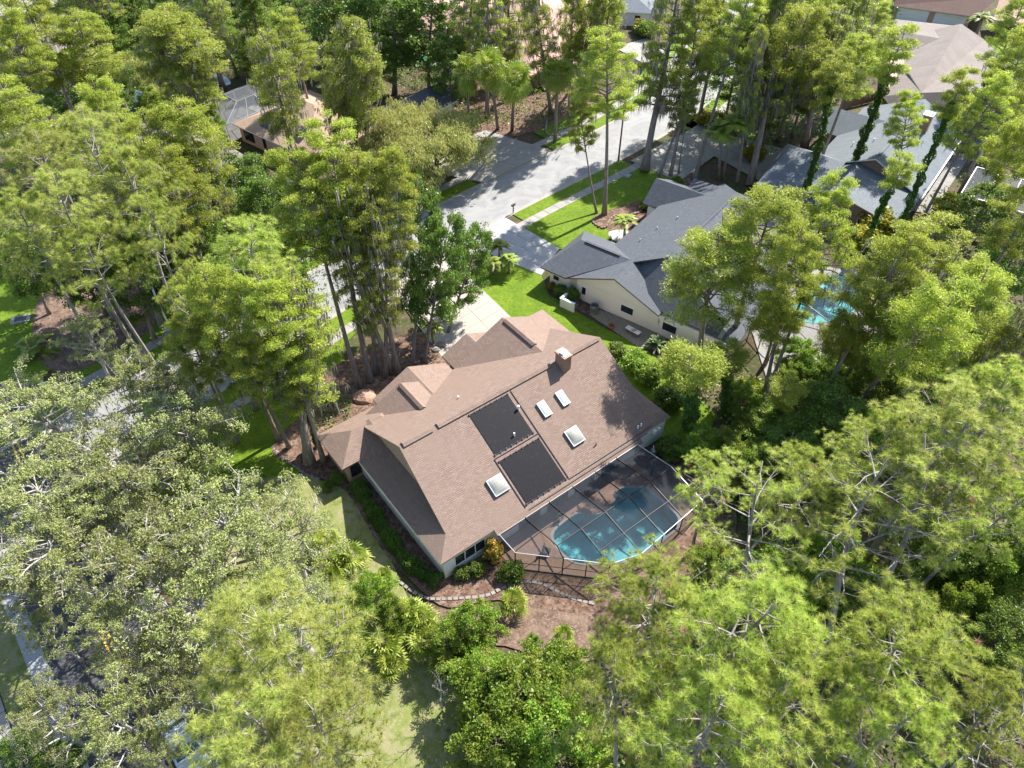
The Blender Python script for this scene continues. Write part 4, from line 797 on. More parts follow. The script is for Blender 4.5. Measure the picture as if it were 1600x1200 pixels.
for s in range(2):       # yellow-green longleaf pine
    b, t, tr = grow(430 + s, 20, .24, 12, 19.6, 3.3, 24, lambda q: .45 + .75 * math.sin(math.pi * min(1, q * .8 + .2)) - .15 * q, .4, 5, .5, .05, sub_len=.42)
    cm = needle_mesh('crown', t, 3, .5, 'needle_yellow', 56, .42, .011); tm = b.mesh('trunk', M['bark_grey'], True); lib('yellow_pine', [('trunk', tm), ('crown', cm)], 20, 3.5, 16.6)
for s in range(2):       # sparse pine with bare limbs
    b, t, tr = grow(450 + s, 20, .26, 10, 19.6, 3.9, 17, lambda q: .6 + .55 * math.sin(math.pi * min(1, q * .8 + .2)), .45, 5, .7, .05, sub_len=.42)
    cm = needle_mesh('crown', t[::2], 4, .55, 'needle_pine', 58, .40, .0105); tm = b.mesh('trunk', M['bark_grey'], True); dm = needle_mesh('dead_needles', t[5::37], 1, .4, 'dead_leaf', 50, .4, .012); lib('sparse_pine', [('trunk', tm), ('crown', cm), ('dead_needles', dm)], 20, 4.1, 16)
for s in range(4):       # live oak: wide crown, pale limbs, moss
    b, t, tr = grow(500 + s, 13, .36, 4.5, 12.6, 4.3, 26, lambda q: .75 + .5 * math.sin(math.pi * min(1, q + .1)) - .35 * q, .45, 6, .7, .1, leader=False, sub_len=.36)
    cm = crown_mesh('crown', t, 52, .5, .17, .09, 'leaf_oak', .5, .3, (1, .9), .9); tm = b.mesh('trunk', M['bark_oak'], True)
    mm = moss_mesh('hanging_moss', t[t[:, 2] < 11.5], 200, L=(.3, .9), rad=.3); lib('oak', [('trunk', tm), ('crown', cm), ('hanging_moss', mm)], 13, 4.5, 9.8)
for s in range(4):       # dark broadleaf
    b, t, tr = grow(600 + s, 15, .28, 4, 14.6, 3.9, 34, lambda q: .55 + .65 * math.sin(math.pi * min(1, q * .85 + .12)) - .1 * q, .4, 4, .4, .1)
    cm = crown_mesh('crown', t, 68, .85, .27, .17, 'leaf_dark', .7, .06, (1, .9), .9); tm = b.mesh('trunk', M['bark_cypress'], True); lib('broadleaf', [('trunk', tm), ('crown', cm)], 15, 4.3, 10)
for s in range(2):       # bright green feathery cone
    b, t, tr = grow(650 + s, 15, .25, 1.2, 14.8, 3.6, 60, lambda q: 1.05 - .85 * q, .3, 3, .2, .1)
    cm = crown_mesh('crown', t, 60, .6, .22, .09, 'leaf_bright', .8, .03, (1, .7), .8); tm = b.mesh('trunk', M['bark_cypress'], True); lib('cone_tree', [('trunk', tm), ('crown', cm)], 15, 3.6, 7)
for s in range(2):       # weeping bottlebrush / willow
    b, t, tr = grow(700 + s, 9, .3, 2.2, 8.4, 4.6, 34, lambda q: .8 + .4 * math.sin(math.pi * q) - .35 * q, .6, 4, .4, .35, leader=False)
    cm = crown_mesh('crown', t, 150, .85, .3, .06, 'leaf_willow', .75, .05, (.5, .35), .4, droop=1.1); tm = b.mesh('trunk', M['bark_cypress'], True); lib('willow', [('trunk', tm), ('crown', cm)], 9, 5.2, 5.6)
for s in range(3):       # bright leafy small tree
    b, t, tr = grow(750 + s, 7, .12, 1, 6.7, 2.7, 30, lambda q: .7 + .5 * math.sin(math.pi * min(1, q + .1)) - .2 * q, .5, 4, .25, .1)
    cm = crown_mesh('crown', t, 90, .52, .19, .1, 'leaf_bright', .75, .1, (1, .9), .9); tm = b.mesh('trunk', M['bark_cypress'], True); lib('small_tree', [('trunk', tm), ('crown', cm)], 7, 3.0, 4.2)
def shrub(kind, m, n=22, per=60, L=.16, Wd=.1, seed=800, H=1.6, R=1.0, dense=.38):
    b, t, tr = grow(seed, H, .05, .15, H * .95, R, n, lambda q: .8 + .3 * math.sin(math.pi * q) - .3 * q, .7, 2, .05, .1, 3)
    cm = crown_mesh('crown', t, per, dense, L, Wd, m, .8, .05, (1, .9), .8); lib(kind, [('stem', b.mesh('stem', M['bark_cypress'])), ('crown', cm)], H, R * 1.2, H * .55)
for s in range(3): shrub('shrub', 'leaf_under', seed=800 + s)
for s in range(2): shrub('bright_shrub', 'leaf_bright', seed=820 + s, L=.2, Wd=.12)
shrub('yellow_shrub', 'leaf_yellow', seed=840, L=.26, Wd=.12); shrub('croton', 'leaf_croton', seed=850, L=.24, Wd=.1, per=40, H=2.4); shrub('dark_shrub', 'leaf_dark', seed=860)
def sgq(a, c, w0, w1, nrm_):
    s_ = (c - a).cross(nrm_).normalized(); return [a - s_ * w0, a + s_ * w0, c + s_ * w1, c - s_ * w1]
def fan_palm(seed, n, trunk, R=1.3, blade=.95, nle=15, skirt=0, m='frond', trunk_r=.2, bark_='bark_palm', elev=(-.5, 1.3)):
    rd = random.Random(seed); V = []; T = []; top = Vector((0, 0, trunk))
    for i in range(n + skirt):
        az = i * 2.4 + rd.uniform(-.3, .3); e = rd.uniform(*elev) if i < n else rd.uniform(-1.35, -.7); d = Vector((math.cos(az) * math.cos(e), math.sin(az) * math.cos(e), math.sin(e)))
        pl = R * rd.uniform(.45, .75); o = top + d * pl; up = (Vector((0, 0, 1)) - d * d.z).normalized() if abs(d.z) < .98 else Vector((1, 0, 0)); sd_ = d.cross(up).normalized(); tt = rd.random() if i < n else 1.0
        V += sgq(top, o, .02, .015, up); T.append(tt)
        for k in range(nle):
            a = (k / (nle - 1) - .5) * 3.6; dd = (d * math.cos(a) + sd_ * math.sin(a)).normalized(); L = blade * (1 - .25 * abs(k / (nle - 1) - .5)) * rd.uniform(.85, 1.1)
            p1 = o + dd * L * .6 + up * .06 * L; p2 = o + dd * L + Vector((0, 0, -.28 * L))
            V += sgq(o, p1, .01, .05, up); T.append(tt * .6 + rd.random() * .4); V += sgq(p1, p2, .05, .008, up); T.append(tt * .6 + rd.random() * .4)
    cm = npmesh('crown', np.array([tuple(v) for v in V]), 4, M[m], np.array(T)); b = MB()
    if trunk > .5: b.tube([(0, 0, 0), (.03, 0, trunk * .3), (.05, .02, trunk * .65), (0, 0, trunk)], [trunk_r * 1.25, trunk_r, trunk_r * .95, trunk_r * .9], 8)
    else: b.tube([(0, 0, 0), (0, 0, max(trunk, .2))], [.12, .08], 6)
    return [('trunk', b.mesh('trunk', M[bark_], True)), ('crown', cm)]
for s in range(3): lib('fan_palm', fan_palm(900 + s, 46, 9.5, 1.9, 1.3, 14, 30), 10.5, 2.6, 9.3)
for s in range(3): lib('palmetto', fan_palm(920 + s, 22, .5, 1.2, .75, 12, 0, elev=(.1, 1.35)), 1.8, 1.5, .8)
def feather_palm(seed, n, trunk, L=2.6, nle=26, lw=.035, ll=.55, m='frond', r=.15, stems=1, arch=1.0, elev=(.2, 1.3)):
    rd = random.Random(seed); V = []; T = []; b = MB()
    for s in range(stems):
        a0 = s * 6.28 / stems; k_ = 0 if stems == 1 else .13; top = Vector((math.cos(a0) * trunk * k_, math.sin(a0) * trunk * k_, trunk * (1 if stems == 1 else rd.uniform(.85, 1.05)))); b0 = Vector((math.cos(a0) * .25, math.sin(a0) * .25, 0)) if stems > 1 else Vector()
        if trunk > .3: b.tube([b0, b0.lerp(top, .5), top], [r * 1.2, r, r * .8], 8)
        else: b.tube([(0, 0, 0), (0, 0, .3)], [.18, .15], 8)
        for i in range(n):
            az = i * 2.4 + rd.uniform(-.3, .3); e = rd.uniform(*elev); d = Vector((math.cos(az), math.sin(az), 0)); l_ = L * rd.uniform(.8, 1.1); sd_ = Vector((-d.y, d.x, 0)); tt = rd.random()
            f = lambda q: top + d * l_ * math.cos(e) * q + Vector((0, 0, l_ * (math.sin(e) * q - arch * .62 * q * q)))
            for j in range(5): V += sgq(f(j / 5), f((j + 1) / 5), .025, .02, Vector((0, 0, 1))); T.append(tt)
            for j in range(nle):
                q = .12 + .86 * j / nle; p = f(q); tg = (f(q + .02) - f(q)).normalized(); w = ll * math.sin(math.pi * min(.95, q * .8 + .15))
                for sg in (-1, 1):
                    e_ = p + (sd_ * sg * .85 + tg * .55 + Vector((0, 0, -.12))).normalized() * w; V += sgq(p, e_, lw, .008, Vector((0, 0, 1))); T.append(tt * .5 + rd.random() * .5)
    return [('trunk', b.mesh('trunk', M['bark_palm'], True)), ('crown', npmesh('crown', np.array([tuple(v) for v in V]), 4, M[m], np.array(T)))]
lib('queen_palm', feather_palm(950, 18, 7, 2.8, 34, .04, .75, stems=3), 8.5, 3.2, 6.8); lib('date_palm', feather_palm(951, 30, 1.6, 1.5, 26, .02, .28, r=.12), 2.4, 1.4, 1.7); lib('date_palm', feather_palm(952, 34, 2.4, 1.8, 28, .025, .32, r=.14), 3.2, 1.7, 2.5)
lib('sago', feather_palm(953, 40, .3, 1.35, 30, .014, .2, 'frond_dark', arch=.5), 1.3, 1.3, .6); lib('areca', feather_palm(954, 26, .3, 2.2, 24, .03, .4, 'frond'), 2.4, 1.9, 1.0)
# bare dead snag
def snag(seed):
    b, t, tr = grow(seed, 9, .14, 3, 8.6, 2.2, 14, lambda q: 1 - .4 * q, .7, 4, .5, 0); return b.mesh('trunk', M['bark_oak'], True)
lib('snag', [('trunk', snag(990))], 9, 2.2, 6)
USE = {}
NAMES = dict(cypress='cypress_tree', mossy='mossy_cypress_tree', vine_cypress='vine_clad_cypress_tree', pine='pine_tree', yellow_pine='pine_tree', sparse_pine='pine_tree', oak='oak_tree', broadleaf='broadleaf_tree', cone_tree='juniper_tree', willow='willow_tree', small_tree='small_tree',
             shrub='shrub', bright_shrub='shrub', yellow_shrub='shrub', croton='croton_shrub', dark_shrub='shrub', fan_palm='fan_palm_tree', palmetto='palmetto', queen_palm='queen_palm_tree', date_palm='date_palm', sago='sago_palm', areca='areca_palm', snag='dead_tree')
CATS = dict(croton='shrub', fan_palm='palm tree', palmetto='palmetto', queen_palm='palm tree', date_palm='palm', sago='palm', areca='palm', shrub='shrub', bright_shrub='shrub', yellow_shrub='shrub', dark_shrub='shrub')
def plant(kind, cx, cy, H, R=None, base=None, label='', group=None, v=None, lean=.04, cat=None, zc=None, skip=()):
    """crown centre at photo pixel (cx, cy), H metres tall, crown radius R photo pixels"""
    vs = LIB[kind]; k = USE.get(kind, 0); USE[kind] = k + 1; L = vs[(k if v is None else v) % len(vs)]
    z_ = L['zc'] / L['H'] * H; Pc = at(cx, cy, z_)
    if base is None: a = random.uniform(0, 6.28); B0 = Vector((Pc.x + math.cos(a) * lean * H, Pc.y + math.sin(a) * lean * H, 0))
    else: B0 = at(*base)
    if kind in ('fan_palm',) or H < 3: B0 = Vector((Pc.x, Pc.y, 0)) if base is None else B0
    d = Pc - B0; sz = d.length / L['zc']; Rw = R * depth(Pc) / F if R else L['R'] * sz; sx = Rw / L['R']
    o = bpy.data.objects.new(NAMES[kind], None); C.objects.link(o); o.empty_display_size = .3
    q = Vector((0, 0, 1)).rotation_difference(d.normalized()); o.matrix_world = Matrix.Translation(B0 + Vector((0, 0, .05))) @ q.to_matrix().to_4x4() @ Matrix.Rotation(random.uniform(0, 6.28), 4, 'Z') @ Matrix.Diagonal((sx, sx * random.uniform(.92, 1.08), sz, 1))
    for nm, me in L['parts']:
        if nm in skip: continue
        c = bpy.data.objects.new(nm, me); C.objects.link(c); c.parent = o
        if nm in ('hanging_moss', 'dead_needles'): c['kind'] = 'stuff'
    tag(o, label, cat or CATS.get(kind, 'tree'), group); return o
# undergrowth: nobody could count these leaves
def inside(poly, X, Y):
    r = np.zeros(len(X), bool); n = len(poly); j = n - 1
    for i in range(n):
        xi, yi, xj, yj = poly[i].x, poly[i].y, poly[j].x, poly[j].y
        c = ((yi > Y) != (yj > Y)) & (X < (xj - xi) * (Y - yi) / (yj - yi + 1e-9) + xi); r ^= c; j = i
    return r
def undergrowth(name, pts, dens, hmax, m, L=.32, Wd=.18, seed=0):
    P = px(*pts); xs = [p.x for p in P]; ys = [p.y for p in P]; n = int((max(xs) - min(xs)) * (max(ys) - min(ys)) * dens)
    X = rng.uniform(min(xs), max(xs), n); Y = rng.uniform(min(ys), max(ys), n); k = inside(P, X, Y); X, Y = X[k], Y[k]
    hgt = lambda X, Y: np.clip(.5 + .33 * np.sin(X * .9 + seed + 1.3 * np.sin(Y * .5)) + .33 * np.sin(Y * 1.1 + 2 * seed + 1.1 * np.sin(X * .7)) + .25 * np.sin(X * 2.3 + Y * 1.9) + .1 * np.sin(X * 5.1 - Y * 4.3), 0, 1.3)
    h_ = hgt(X, Y); keep = rng.random(len(X)) < (.25 + h_); X, Y, h_ = X[keep], Y[keep], h_[keep]
    Z = hmax * h_ * (1 - .5 * rng.random(len(X)) ** 2) + .06
    C_ = np.stack([X, Y, Z], 1); l = L * rng.uniform(.6, 1.3, len(X)); me = npmesh(name, cards(C_, rng.normal(size=C_.shape) * np.array([1, 1, .6]), l, Wd / L * l, .8), 4, M[m], rng.random(len(X)))
    return tag(put(bpy.data.objects.new(name, me)), kind='stuff')
# ------------------------------------------------------------------ undergrowth masses
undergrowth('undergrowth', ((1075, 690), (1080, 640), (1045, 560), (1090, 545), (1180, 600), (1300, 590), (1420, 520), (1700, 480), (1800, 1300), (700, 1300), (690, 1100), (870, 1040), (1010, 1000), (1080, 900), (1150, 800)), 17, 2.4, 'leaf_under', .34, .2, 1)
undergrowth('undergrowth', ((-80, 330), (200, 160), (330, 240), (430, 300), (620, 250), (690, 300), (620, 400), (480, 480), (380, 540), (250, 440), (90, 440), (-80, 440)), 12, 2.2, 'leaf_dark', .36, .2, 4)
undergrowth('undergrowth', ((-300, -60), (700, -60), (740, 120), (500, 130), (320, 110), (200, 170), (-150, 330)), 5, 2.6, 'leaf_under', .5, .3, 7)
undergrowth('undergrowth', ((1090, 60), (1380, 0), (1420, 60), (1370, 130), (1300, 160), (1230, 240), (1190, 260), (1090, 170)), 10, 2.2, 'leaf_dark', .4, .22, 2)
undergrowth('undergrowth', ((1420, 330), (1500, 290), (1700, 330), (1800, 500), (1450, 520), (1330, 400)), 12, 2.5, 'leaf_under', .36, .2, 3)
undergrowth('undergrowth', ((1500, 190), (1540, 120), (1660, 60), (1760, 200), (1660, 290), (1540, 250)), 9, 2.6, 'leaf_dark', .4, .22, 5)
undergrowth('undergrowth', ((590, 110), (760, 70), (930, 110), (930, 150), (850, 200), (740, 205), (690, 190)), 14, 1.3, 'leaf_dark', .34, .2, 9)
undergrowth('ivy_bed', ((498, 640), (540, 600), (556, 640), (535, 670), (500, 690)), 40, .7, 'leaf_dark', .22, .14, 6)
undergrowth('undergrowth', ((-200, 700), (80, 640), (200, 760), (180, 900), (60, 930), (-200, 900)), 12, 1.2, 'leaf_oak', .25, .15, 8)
# ------------------------------------------------------------------ trees and plants, placed where the photograph shows their crowns
T = [
# kind, crown x, y, height, radius px, trunk foot px, label
('cypress', 955, 105, 22, 46, (944, 336), 'tall cypress rising from the edged bed on the front lawn of the cream house'),
('cypress', 905, 175, 15, 22, (932, 334), 'thin young cypress with a low side branch over the street'),
('mossy', 1043, 50, 23, 42, (1007, 268), 'thick trunked cypress with a broad top at the far end of the front lawn'),
('cypress', 1095, 35, 22, 32, (1047, 276), 'cypress behind the street corner shrubs, its crown touching the top edge'),
('mossy', 1085, 120, 16, 16, (1030, 275), 'slim mossy cypress rising beside the round shrub at the drive'),
('cypress', 1075, 150, 13, 15, (1060, 272), 'shortest slim cypress of the row beside the round shrub'),
('cypress', 1155, 25, 23, 36, (1085, 282), 'cypress leaning right across the far driveway, behind the queen palm'),
('mossy', 1212, 60, 23, 42, (1172, 290), 'very mossy thick cypress at the far driveway, grey moss curtains down its trunk'),
('mossy', 1176, 110, 20, 20, (1152, 285), 'lean mossy cypress immediately left of the thick mossy one at the driveway'),
('cypress', 1255, 60, 22, 44, (1190, 205), 'bushy cypress behind the mossy pair at the driveway'),
('vine_cypress', 1306, 118, 21, 30, (1251, 330), 'vine-clad cypress leaning right in front of the left wing of the blue-grey house'),
('vine_cypress', 1390, 88, 22, 36, (1322, 300), 'vine-topped cypress with a bare pale trunk crossing the middle of the blue-grey roof'),
('vine_cypress', 1408, 262, 14, 26, (1352, 382), 'short vine-covered cypress in front of the dutch gable of the blue-grey house'),
('cypress', 1420, 180, 13, 24, (1385, 352), 'thin small tree with a light green head over the blue-grey ridge'),
('vine_cypress', 1490, 150, 20, 28, (1392, 390), 'dark vine-wrapped cypress beside the white gutter of the blue-grey house'),
('cypress', 1545, 165, 19, 36, (1425, 372), 'cypress with a wide crown over the right end of the blue-grey house'),
('cypress', 1590, 90, 22, 40, None, 'dark narrow cypress at the right edge beside the taupe roof'),
('cypress', 1590, 225, 19, 34, (1530, 350), 'cypress shading the flat screened patio at the right edge'),
('cypress', 1610, 300, 21, 44, None, 'bare trunked cypress at the right edge below the flat screened patio'),
('cypress', 1108, 402, 17, 66, (1094, 562), 'yellow-green cypress with an open crown over the slate roof of the cream house'),
('cypress', 1188, 348, 20, 58, (1142, 542), 'yellow-green cypress with a narrow crown over the middle of the slate roof'),
('cypress', 1292, 345, 20, 40, (1180, 664), 'round topped cypress between the cream house and the blue-grey house'),
('cypress', 1245, 415, 20, 42, (1190, 630), 'open cypress with a forked dark trunk above the cage of the cream house'),
('cypress', 1400, 420, 21, 52, (1251, 682), 'cypress on a long leaning bare trunk right of the turquoise pool'),
('cypress', 1380, 495, 17, 42, (1305, 612), 'thin stemmed cypress crowded behind the long leaning trunk'),
('cypress', 1455, 395, 19, 68, (1345, 620), 'broad pale cypress with the widest crown right of the turquoise pool'),
('cypress', 1455, 515, 20, 62, (1320, 650), 'bright yellow-green cypress hanging over the woods, below the broad pale one'),
('cypress', 1520, 470, 19, 58, None, 'cypress with a feathery olive crown near the right edge, level with the turquoise pool'),
('cypress', 1215, 480, 15, 36, (1195, 570), 'small cypress over the left end of the cream house cage'), ('cypress', 1318, 528, 13, 36, (1300, 600), 'small cypress hiding the lower edge of the turquoise pool'), ('small_tree', 1250, 555, 5, 34, None, 'bushy small tree along the lower edge of the pale patio'), ('small_tree', 1290, 575, 4, 30, None, 'bushy small tree right along the lower edge of the pale patio'),
('mossy', 1585, 560, 18, 44, None, 'grey mossy cypress at the right edge above the large pines'),
('vine_cypress', 1098, 575, 13, 50, (1075, 665), 'dark ivy smothered trunk at the corner of the brown house lawn'),
('vine_cypress', 1150, 560, 9, 34, (1130, 650), 'ivy smothered trunk just right of the sago palm'),
('vine_cypress', 1228, 612, 9, 30, (1205, 690), 'ivy smothered trunk right of the cage of the cream house'),
# group in front of the brown house
('cypress', 470, 300, 22, 52, (562, 605), 'leftmost of the leaning cypresses in the mulch bed before the brown house'),
('cypress', 515, 262, 23, 55, (579, 597), 'tallest of the leaning cypresses in the mulch bed before the brown house'),
('cypress', 562, 305, 21, 50, (587, 585), 'broad crowned cypress in the middle of the mulch bed before the brown house'),
('cypress', 612, 300, 21, 44, (603, 590), 'thin trunked cypress right of the broad crowned one in the mulch bed'),
('mossy', 590, 395, 18, 34, (622, 584), 'mossy cypress hanging grey curtains over the mulch bed before the brown house'),
('mossy', 555, 420, 17, 32, (612, 584), 'mossy cypress close to the brown house, left of the other mossy one'),
('broadleaf', 692, 405, 14, 42, (663, 566), 'dark laurel oak spreading over the pink driveway of the brown house'),
('broadleaf', 655, 370, 15, 40, (645, 567), 'dark laurel oak behind the spreading one, over the street'),
('broadleaf', 735, 405, 10, 34, (700, 520), 'dark leafy limbed oak reaching toward the date palms'),
('mossy', 455, 520, 17, 58, (484, 724), 'mossy cypress with a drooping yellow-green crown at the front corner of the brown house'),
('cypress', 425, 478, 19, 48, (506, 721), 'cypress on a pale leaning trunk at the front corner of the brown house'),
('vine_cypress', 470, 560, 12, 24, (495, 700), 'ivy covered stem between the two cypresses at the front corner of the brown house'),
('cypress', 390, 560, 15, 42, (452, 700), 'thin leaning cypress left of the ivy covered stem'),
('cypress', 345, 470, 20, 46, None, 'light green cypress over the sidewalk at the left of the brown house'),
# left woods
('pine', 372, 400, 21, 78, (400, 640), 'bushy yellow-green pine above the sidewalk left of the brown house'),
('pine', 290, 470, 17, 44, None, 'small pine beside the street, left of the bushy one'),
('yellow_pine', 60, 260, 22, 62, None, 'yellow tinged pine in the left woods under the two-storey house'),
('yellow_pine', 130, 220, 22, 62, None, 'yellow tinged pine right of the two-storey house'),
('pine', 190, 290, 22, 62, None, 'pale limbed pine in the middle of the left woods'),
('yellow_pine', 95, 330, 22, 62, None, 'broad yellow pine in the left woods, above the dark hollow'),
('pine', 30, 350, 21, 55, None, 'pine at the left edge over the shaded lawn'),
('sparse_pine', 150, 270, 22, 64, None, 'open pine with bare silvery limbs in the left woods'),
('pine', 240, 360, 21, 50, None, 'pine over the edge of the pale roof in the left woods'),
('pine', 150, 390, 19, 55, None, 'darker pine at the lower side of the left woods'),
('cypress', 250, 230, 21, 46, None, 'light cypress left of the pale pinkish roof'),
('cypress', 300, 210, 21, 46, None, 'yellow-green cypress over the upper end of the pale pinkish roof'),
('cypress', 270, 280, 20, 42, None, 'cypress whose crown half hides the pale pinkish roof'),
('mossy', 215, 320, 20, 34, None, 'mossy cypress between the pale roof and the pines'),
('mossy', 320, 285, 18, 26, None, 'slim mossy cypress below the pale pinkish roof'),
('broadleaf', 380, 275, 10, 44, None, 'dark green laurel below the tan house wall'),
('broadleaf', 340, 325, 11, 48, None, 'dark green laurel left of the cypress group'),
('broadleaf', 420, 320, 12, 46, None, 'leafy green oak behind the tallest leaning cypress'),
('broadleaf', 300, 380, 13, 48, None, 'dark oak behind the bushy pine'),
('broadleaf', 200, 420, 13, 52, None, 'dark oak shading the pine straw at the left'),
('broadleaf', 110, 400, 12, 48, None, 'dark oak above the left lawn'),
('broadleaf', 30, 400, 11, 42, None, 'dark oak in the corner above the left lawn'),
('broadleaf', 420, 420, 13, 48, None, 'oak filling the gap between the bushy pine and the cypress group'),
('broadleaf', 260, 320, 12, 40, None, 'dark oak under the pale roofed house'),
('willow', 618, 190, 11, 70, None, 'smaller of the two olive green weeping trees beside the drive across the street'),
('willow', 678, 205, 12, 96, (690, 285), 'largest olive green weeping tree beside the drive across the street'),
('mossy', 424, 120, 22, 34, (462, 265), 'moss hung cypress in front of the solar panels of the tan house'),
('mossy', 540, 110, 22, 42, (520, 240), 'broad moss hung cypress over the tan house roof'),
('mossy', 560, 130, 20, 34, (555, 240), 'slim moss hung cypress right of the tan house roof'),
('cypress', 455, 50, 18, 30, None, 'yellow-green cypress above the tan house'),
('cone_tree', 350, 60, 14, 36, None, 'bright green feathery tree left of its twin behind the tan house cage'),
('cone_tree', 400, 50, 16, 42, None, 'tallest bright green feathery tree behind the tan house cage'),
('cone_tree', 445, 75, 13, 34, None, 'bright green feathery tree nearest the mossy cypresses'),
('small_tree', 520, 60, 9, 34, None, 'yellow-green bushy tree beside the strip of blue water at the top'),
('cypress', 265, 60, 20, 60, None, 'broad light green cypress left of the bright feathery trees'),
('mossy', 290, 95, 19, 38, None, 'moss hung cypress at the pond edge left of the cage'),
('cypress', 140, 60, 20, 44, None, 'cypress with moss right of the two-storey house, near the top'),
('cypress', 60, 40, 22, 50, None, 'pale cypress in front of the two-storey house'),
('cypress', 20, 70, 22, 38, None, 'pale cypress at the top left corner'),
('willow', 225, 95, 11, 52, None, 'olive green round tree on the pond bank'),
('willow', 252, 135, 8, 30, None, 'brownish small willow right of the blue pond'),
('small_tree', 290, 140, 8, 28, None, 'green bushy tree between the pond and the white cage'),
('small_tree', 235, 165, 7, 24, None, 'small tree leaning over the blue pond'),
('small_tree', 330, 195, 6, 24, None, 'yellow-green bush by the corner of the white framed cage'),
('broadleaf', 170, 50, 12, 36, None, 'dark tree among the light cypresses near the top left'),
('broadleaf', 205, 30, 12, 36, None, 'dark rounded tree near the top left'),
('broadleaf', 100, 130, 12, 40, None, 'dark tree right of the two-storey house'),
('broadleaf', 160, 125, 11, 40, None, 'dark tree between pine and pond'),
('cypress', 160, 175, 20, 42, None, 'light mossy cypress left of the blue pond'),
('cypress', 30, 170, 20, 50, None, 'pale cypress below the two-storey house'),
# top centre
('broadleaf', 545, 20, 17, 56, None, 'dark oak left of the small green pool, cut by the top edge'),
('broadleaf', 610, 25, 18, 58, None, 'large dark oak left above the small green pool'),
('broadleaf', 668, 22, 18, 48, None, 'large dark oak right above the small green pool'),
('broadleaf', 580, 75, 13, 40, None, 'dark oak left of the small green pool'),
('mossy', 735, 15, 20, 30, None, 'dark ivy trunked cypress before the pink roof'),
('mossy', 762, 30, 21, 26, None, 'mossy cypress before the left end of the pink roof'),
('mossy', 838, 45, 21, 24, (862, 180), 'mossy cypress on a long pale trunk behind the fan palms'),
('mossy', 893, 35, 22, 22, (884, 130), 'tall grey mossy cypress in front of the pink roof gable'),
('mossy', 925, 30, 22, 22, (905, 125), 'grey mossy cypress right of the pink roof gable'),
('mossy', 948, 20, 22, 26, (935, 120), 'mossy cypress in front of the white house'),
('mossy', 800, 10, 21, 30, None, 'mossy cypress at the top edge before the pink roofs'),
('broadleaf', 785, 78, 9, 24, None, 'dark tree behind the tallest fan palms'),
('broadleaf', 735, 70, 10, 30, None, 'dark tree left of the fan palms'),
('fan_palm', 730, 118, 13, 30, None, 'fan palm furthest to the left of the row across the street'),
('fan_palm', 765, 108, 14, 33, (778, 202), 'fan palm second from the left in the row across the street'),
('fan_palm', 803, 128, 13, 36, (800, 205), 'brightest fan palm in the middle of the row across the street'),
('fan_palm', 872, 118, 11, 36, None, 'dark headed fan palm at the right of the row across the street'),
('fan_palm', 893, 100, 10, 26, None, 'smaller fan palm behind the dark headed one'),
('broadleaf', 700, 95, 12, 34, None, 'dark oak between the small green pool and the fan palms'), 
('queen_palm', 1133, 196, 9, 44, (1125, 280), 'multi-stemmed queen palm on the far driveway corner'),

# top right woods
('cypress', 1120, 20, 20, 40, None, 'cypress at the top edge right of the street'), ('broadleaf', 1150, 90, 14, 40, None, 'dark oak behind the queen palm'), ('cypress', 1195, 20, 22, 40, None, 'cypress cut by the top edge, above the thick mossy one'),
('mossy', 1235, 25, 22, 36, None, 'grey mossy cypress at the top edge right of the thick mossy one'), ('broadleaf', 1215, 140, 13, 38, None, 'dark oak in the shade behind the mossy pair'), ('cypress', 1280, 25, 22, 40, None, 'cypress at the top edge left of the garage house'),
('mossy', 1325, 25, 21, 38, None, 'mossy cypress by the garage house drive'), ('mossy', 1295, 80, 20, 36, None, 'mossy cypress above the vine-clad leaning one'), ('broadleaf', 1260, 120, 13, 38, None, 'dark oak behind the vine-clad leaning cypress'),
('cypress', 1335, 95, 19, 36, None, 'light cypress left of the taupe roof'), ('cypress', 1370, 30, 16, 26, None, 'light cypress at the corner of the white garage doors'), ('broadleaf', 1320, 60, 12, 34, None, 'dark oak left of the taupe house drive'), ('broadleaf', 1180, 150, 11, 34, None, 'dark oak over the hedge behind the queen palm'),
('date_palm', 1535, 28, 5, 24, None, 'palm at the corner between the garage house and the taupe roof'), ('cypress', 1595, 25, 20, 30, None, 'cypress at the top right corner'), ('broadleaf', 1575, 170, 10, 36, None, 'dark bush tree right of the blue-grey house patio'), ('broadleaf', 1560, 130, 10, 30, None, 'dark tree below the taupe roof corner'),
('broadleaf', 1540, 330, 9, 46, None, 'dark tree below the flat screened patio'), ('broadleaf', 1590, 400, 11, 44, None, 'dark tree at the right edge beneath the bare trunked cypress'), ('broadleaf', 1560, 520, 9, 44, None, 'dark tree at the right edge behind the olive cypress'),
# big pines lower right
('pine', 1045, 950, 20, 100, None, 'big pine with long needle tufts hiding the near corner of the pool cage'),
('pine', 1150, 985, 22, 125, None, 'largest pine in the middle of the lower right woods'),
('pine', 980, 1075, 19, 84, None, 'pine beside the leafy thicket at the bottom'),
('pine', 1090, 1120, 22, 120, None, 'big pine at the bottom edge right of the leafy thicket'),
('pine', 1240, 1110, 21, 115, None, 'big pine at the bottom edge in the lower right woods'),
('pine', 1425, 1010, 21, 110, (1345, 1050), 'dense round pine near the lower right corner'),
('pine', 1380, 1150, 21, 100, None, 'pine at the bottom edge under the dense round one'),
('sparse_pine', 1200, 790, 16, 100, (1140, 985), 'open pine with curving bare limbs right of the pool cage'),
('pine', 1110, 735, 12, 44, None, 'small pine clump behind the far corner of the pool cage'),
('sparse_pine', 1370, 800, 18, 125, (1290, 1010), 'open pine with a thick grey leaning trunk in the right woods'),
('sparse_pine', 1430, 740, 18, 110, (1330, 1010), 'open grey limbed pine just behind the thick leaning trunk'),
('yellow_pine', 1490, 650, 20, 100, None, 'broad pale green pine at the right edge'),
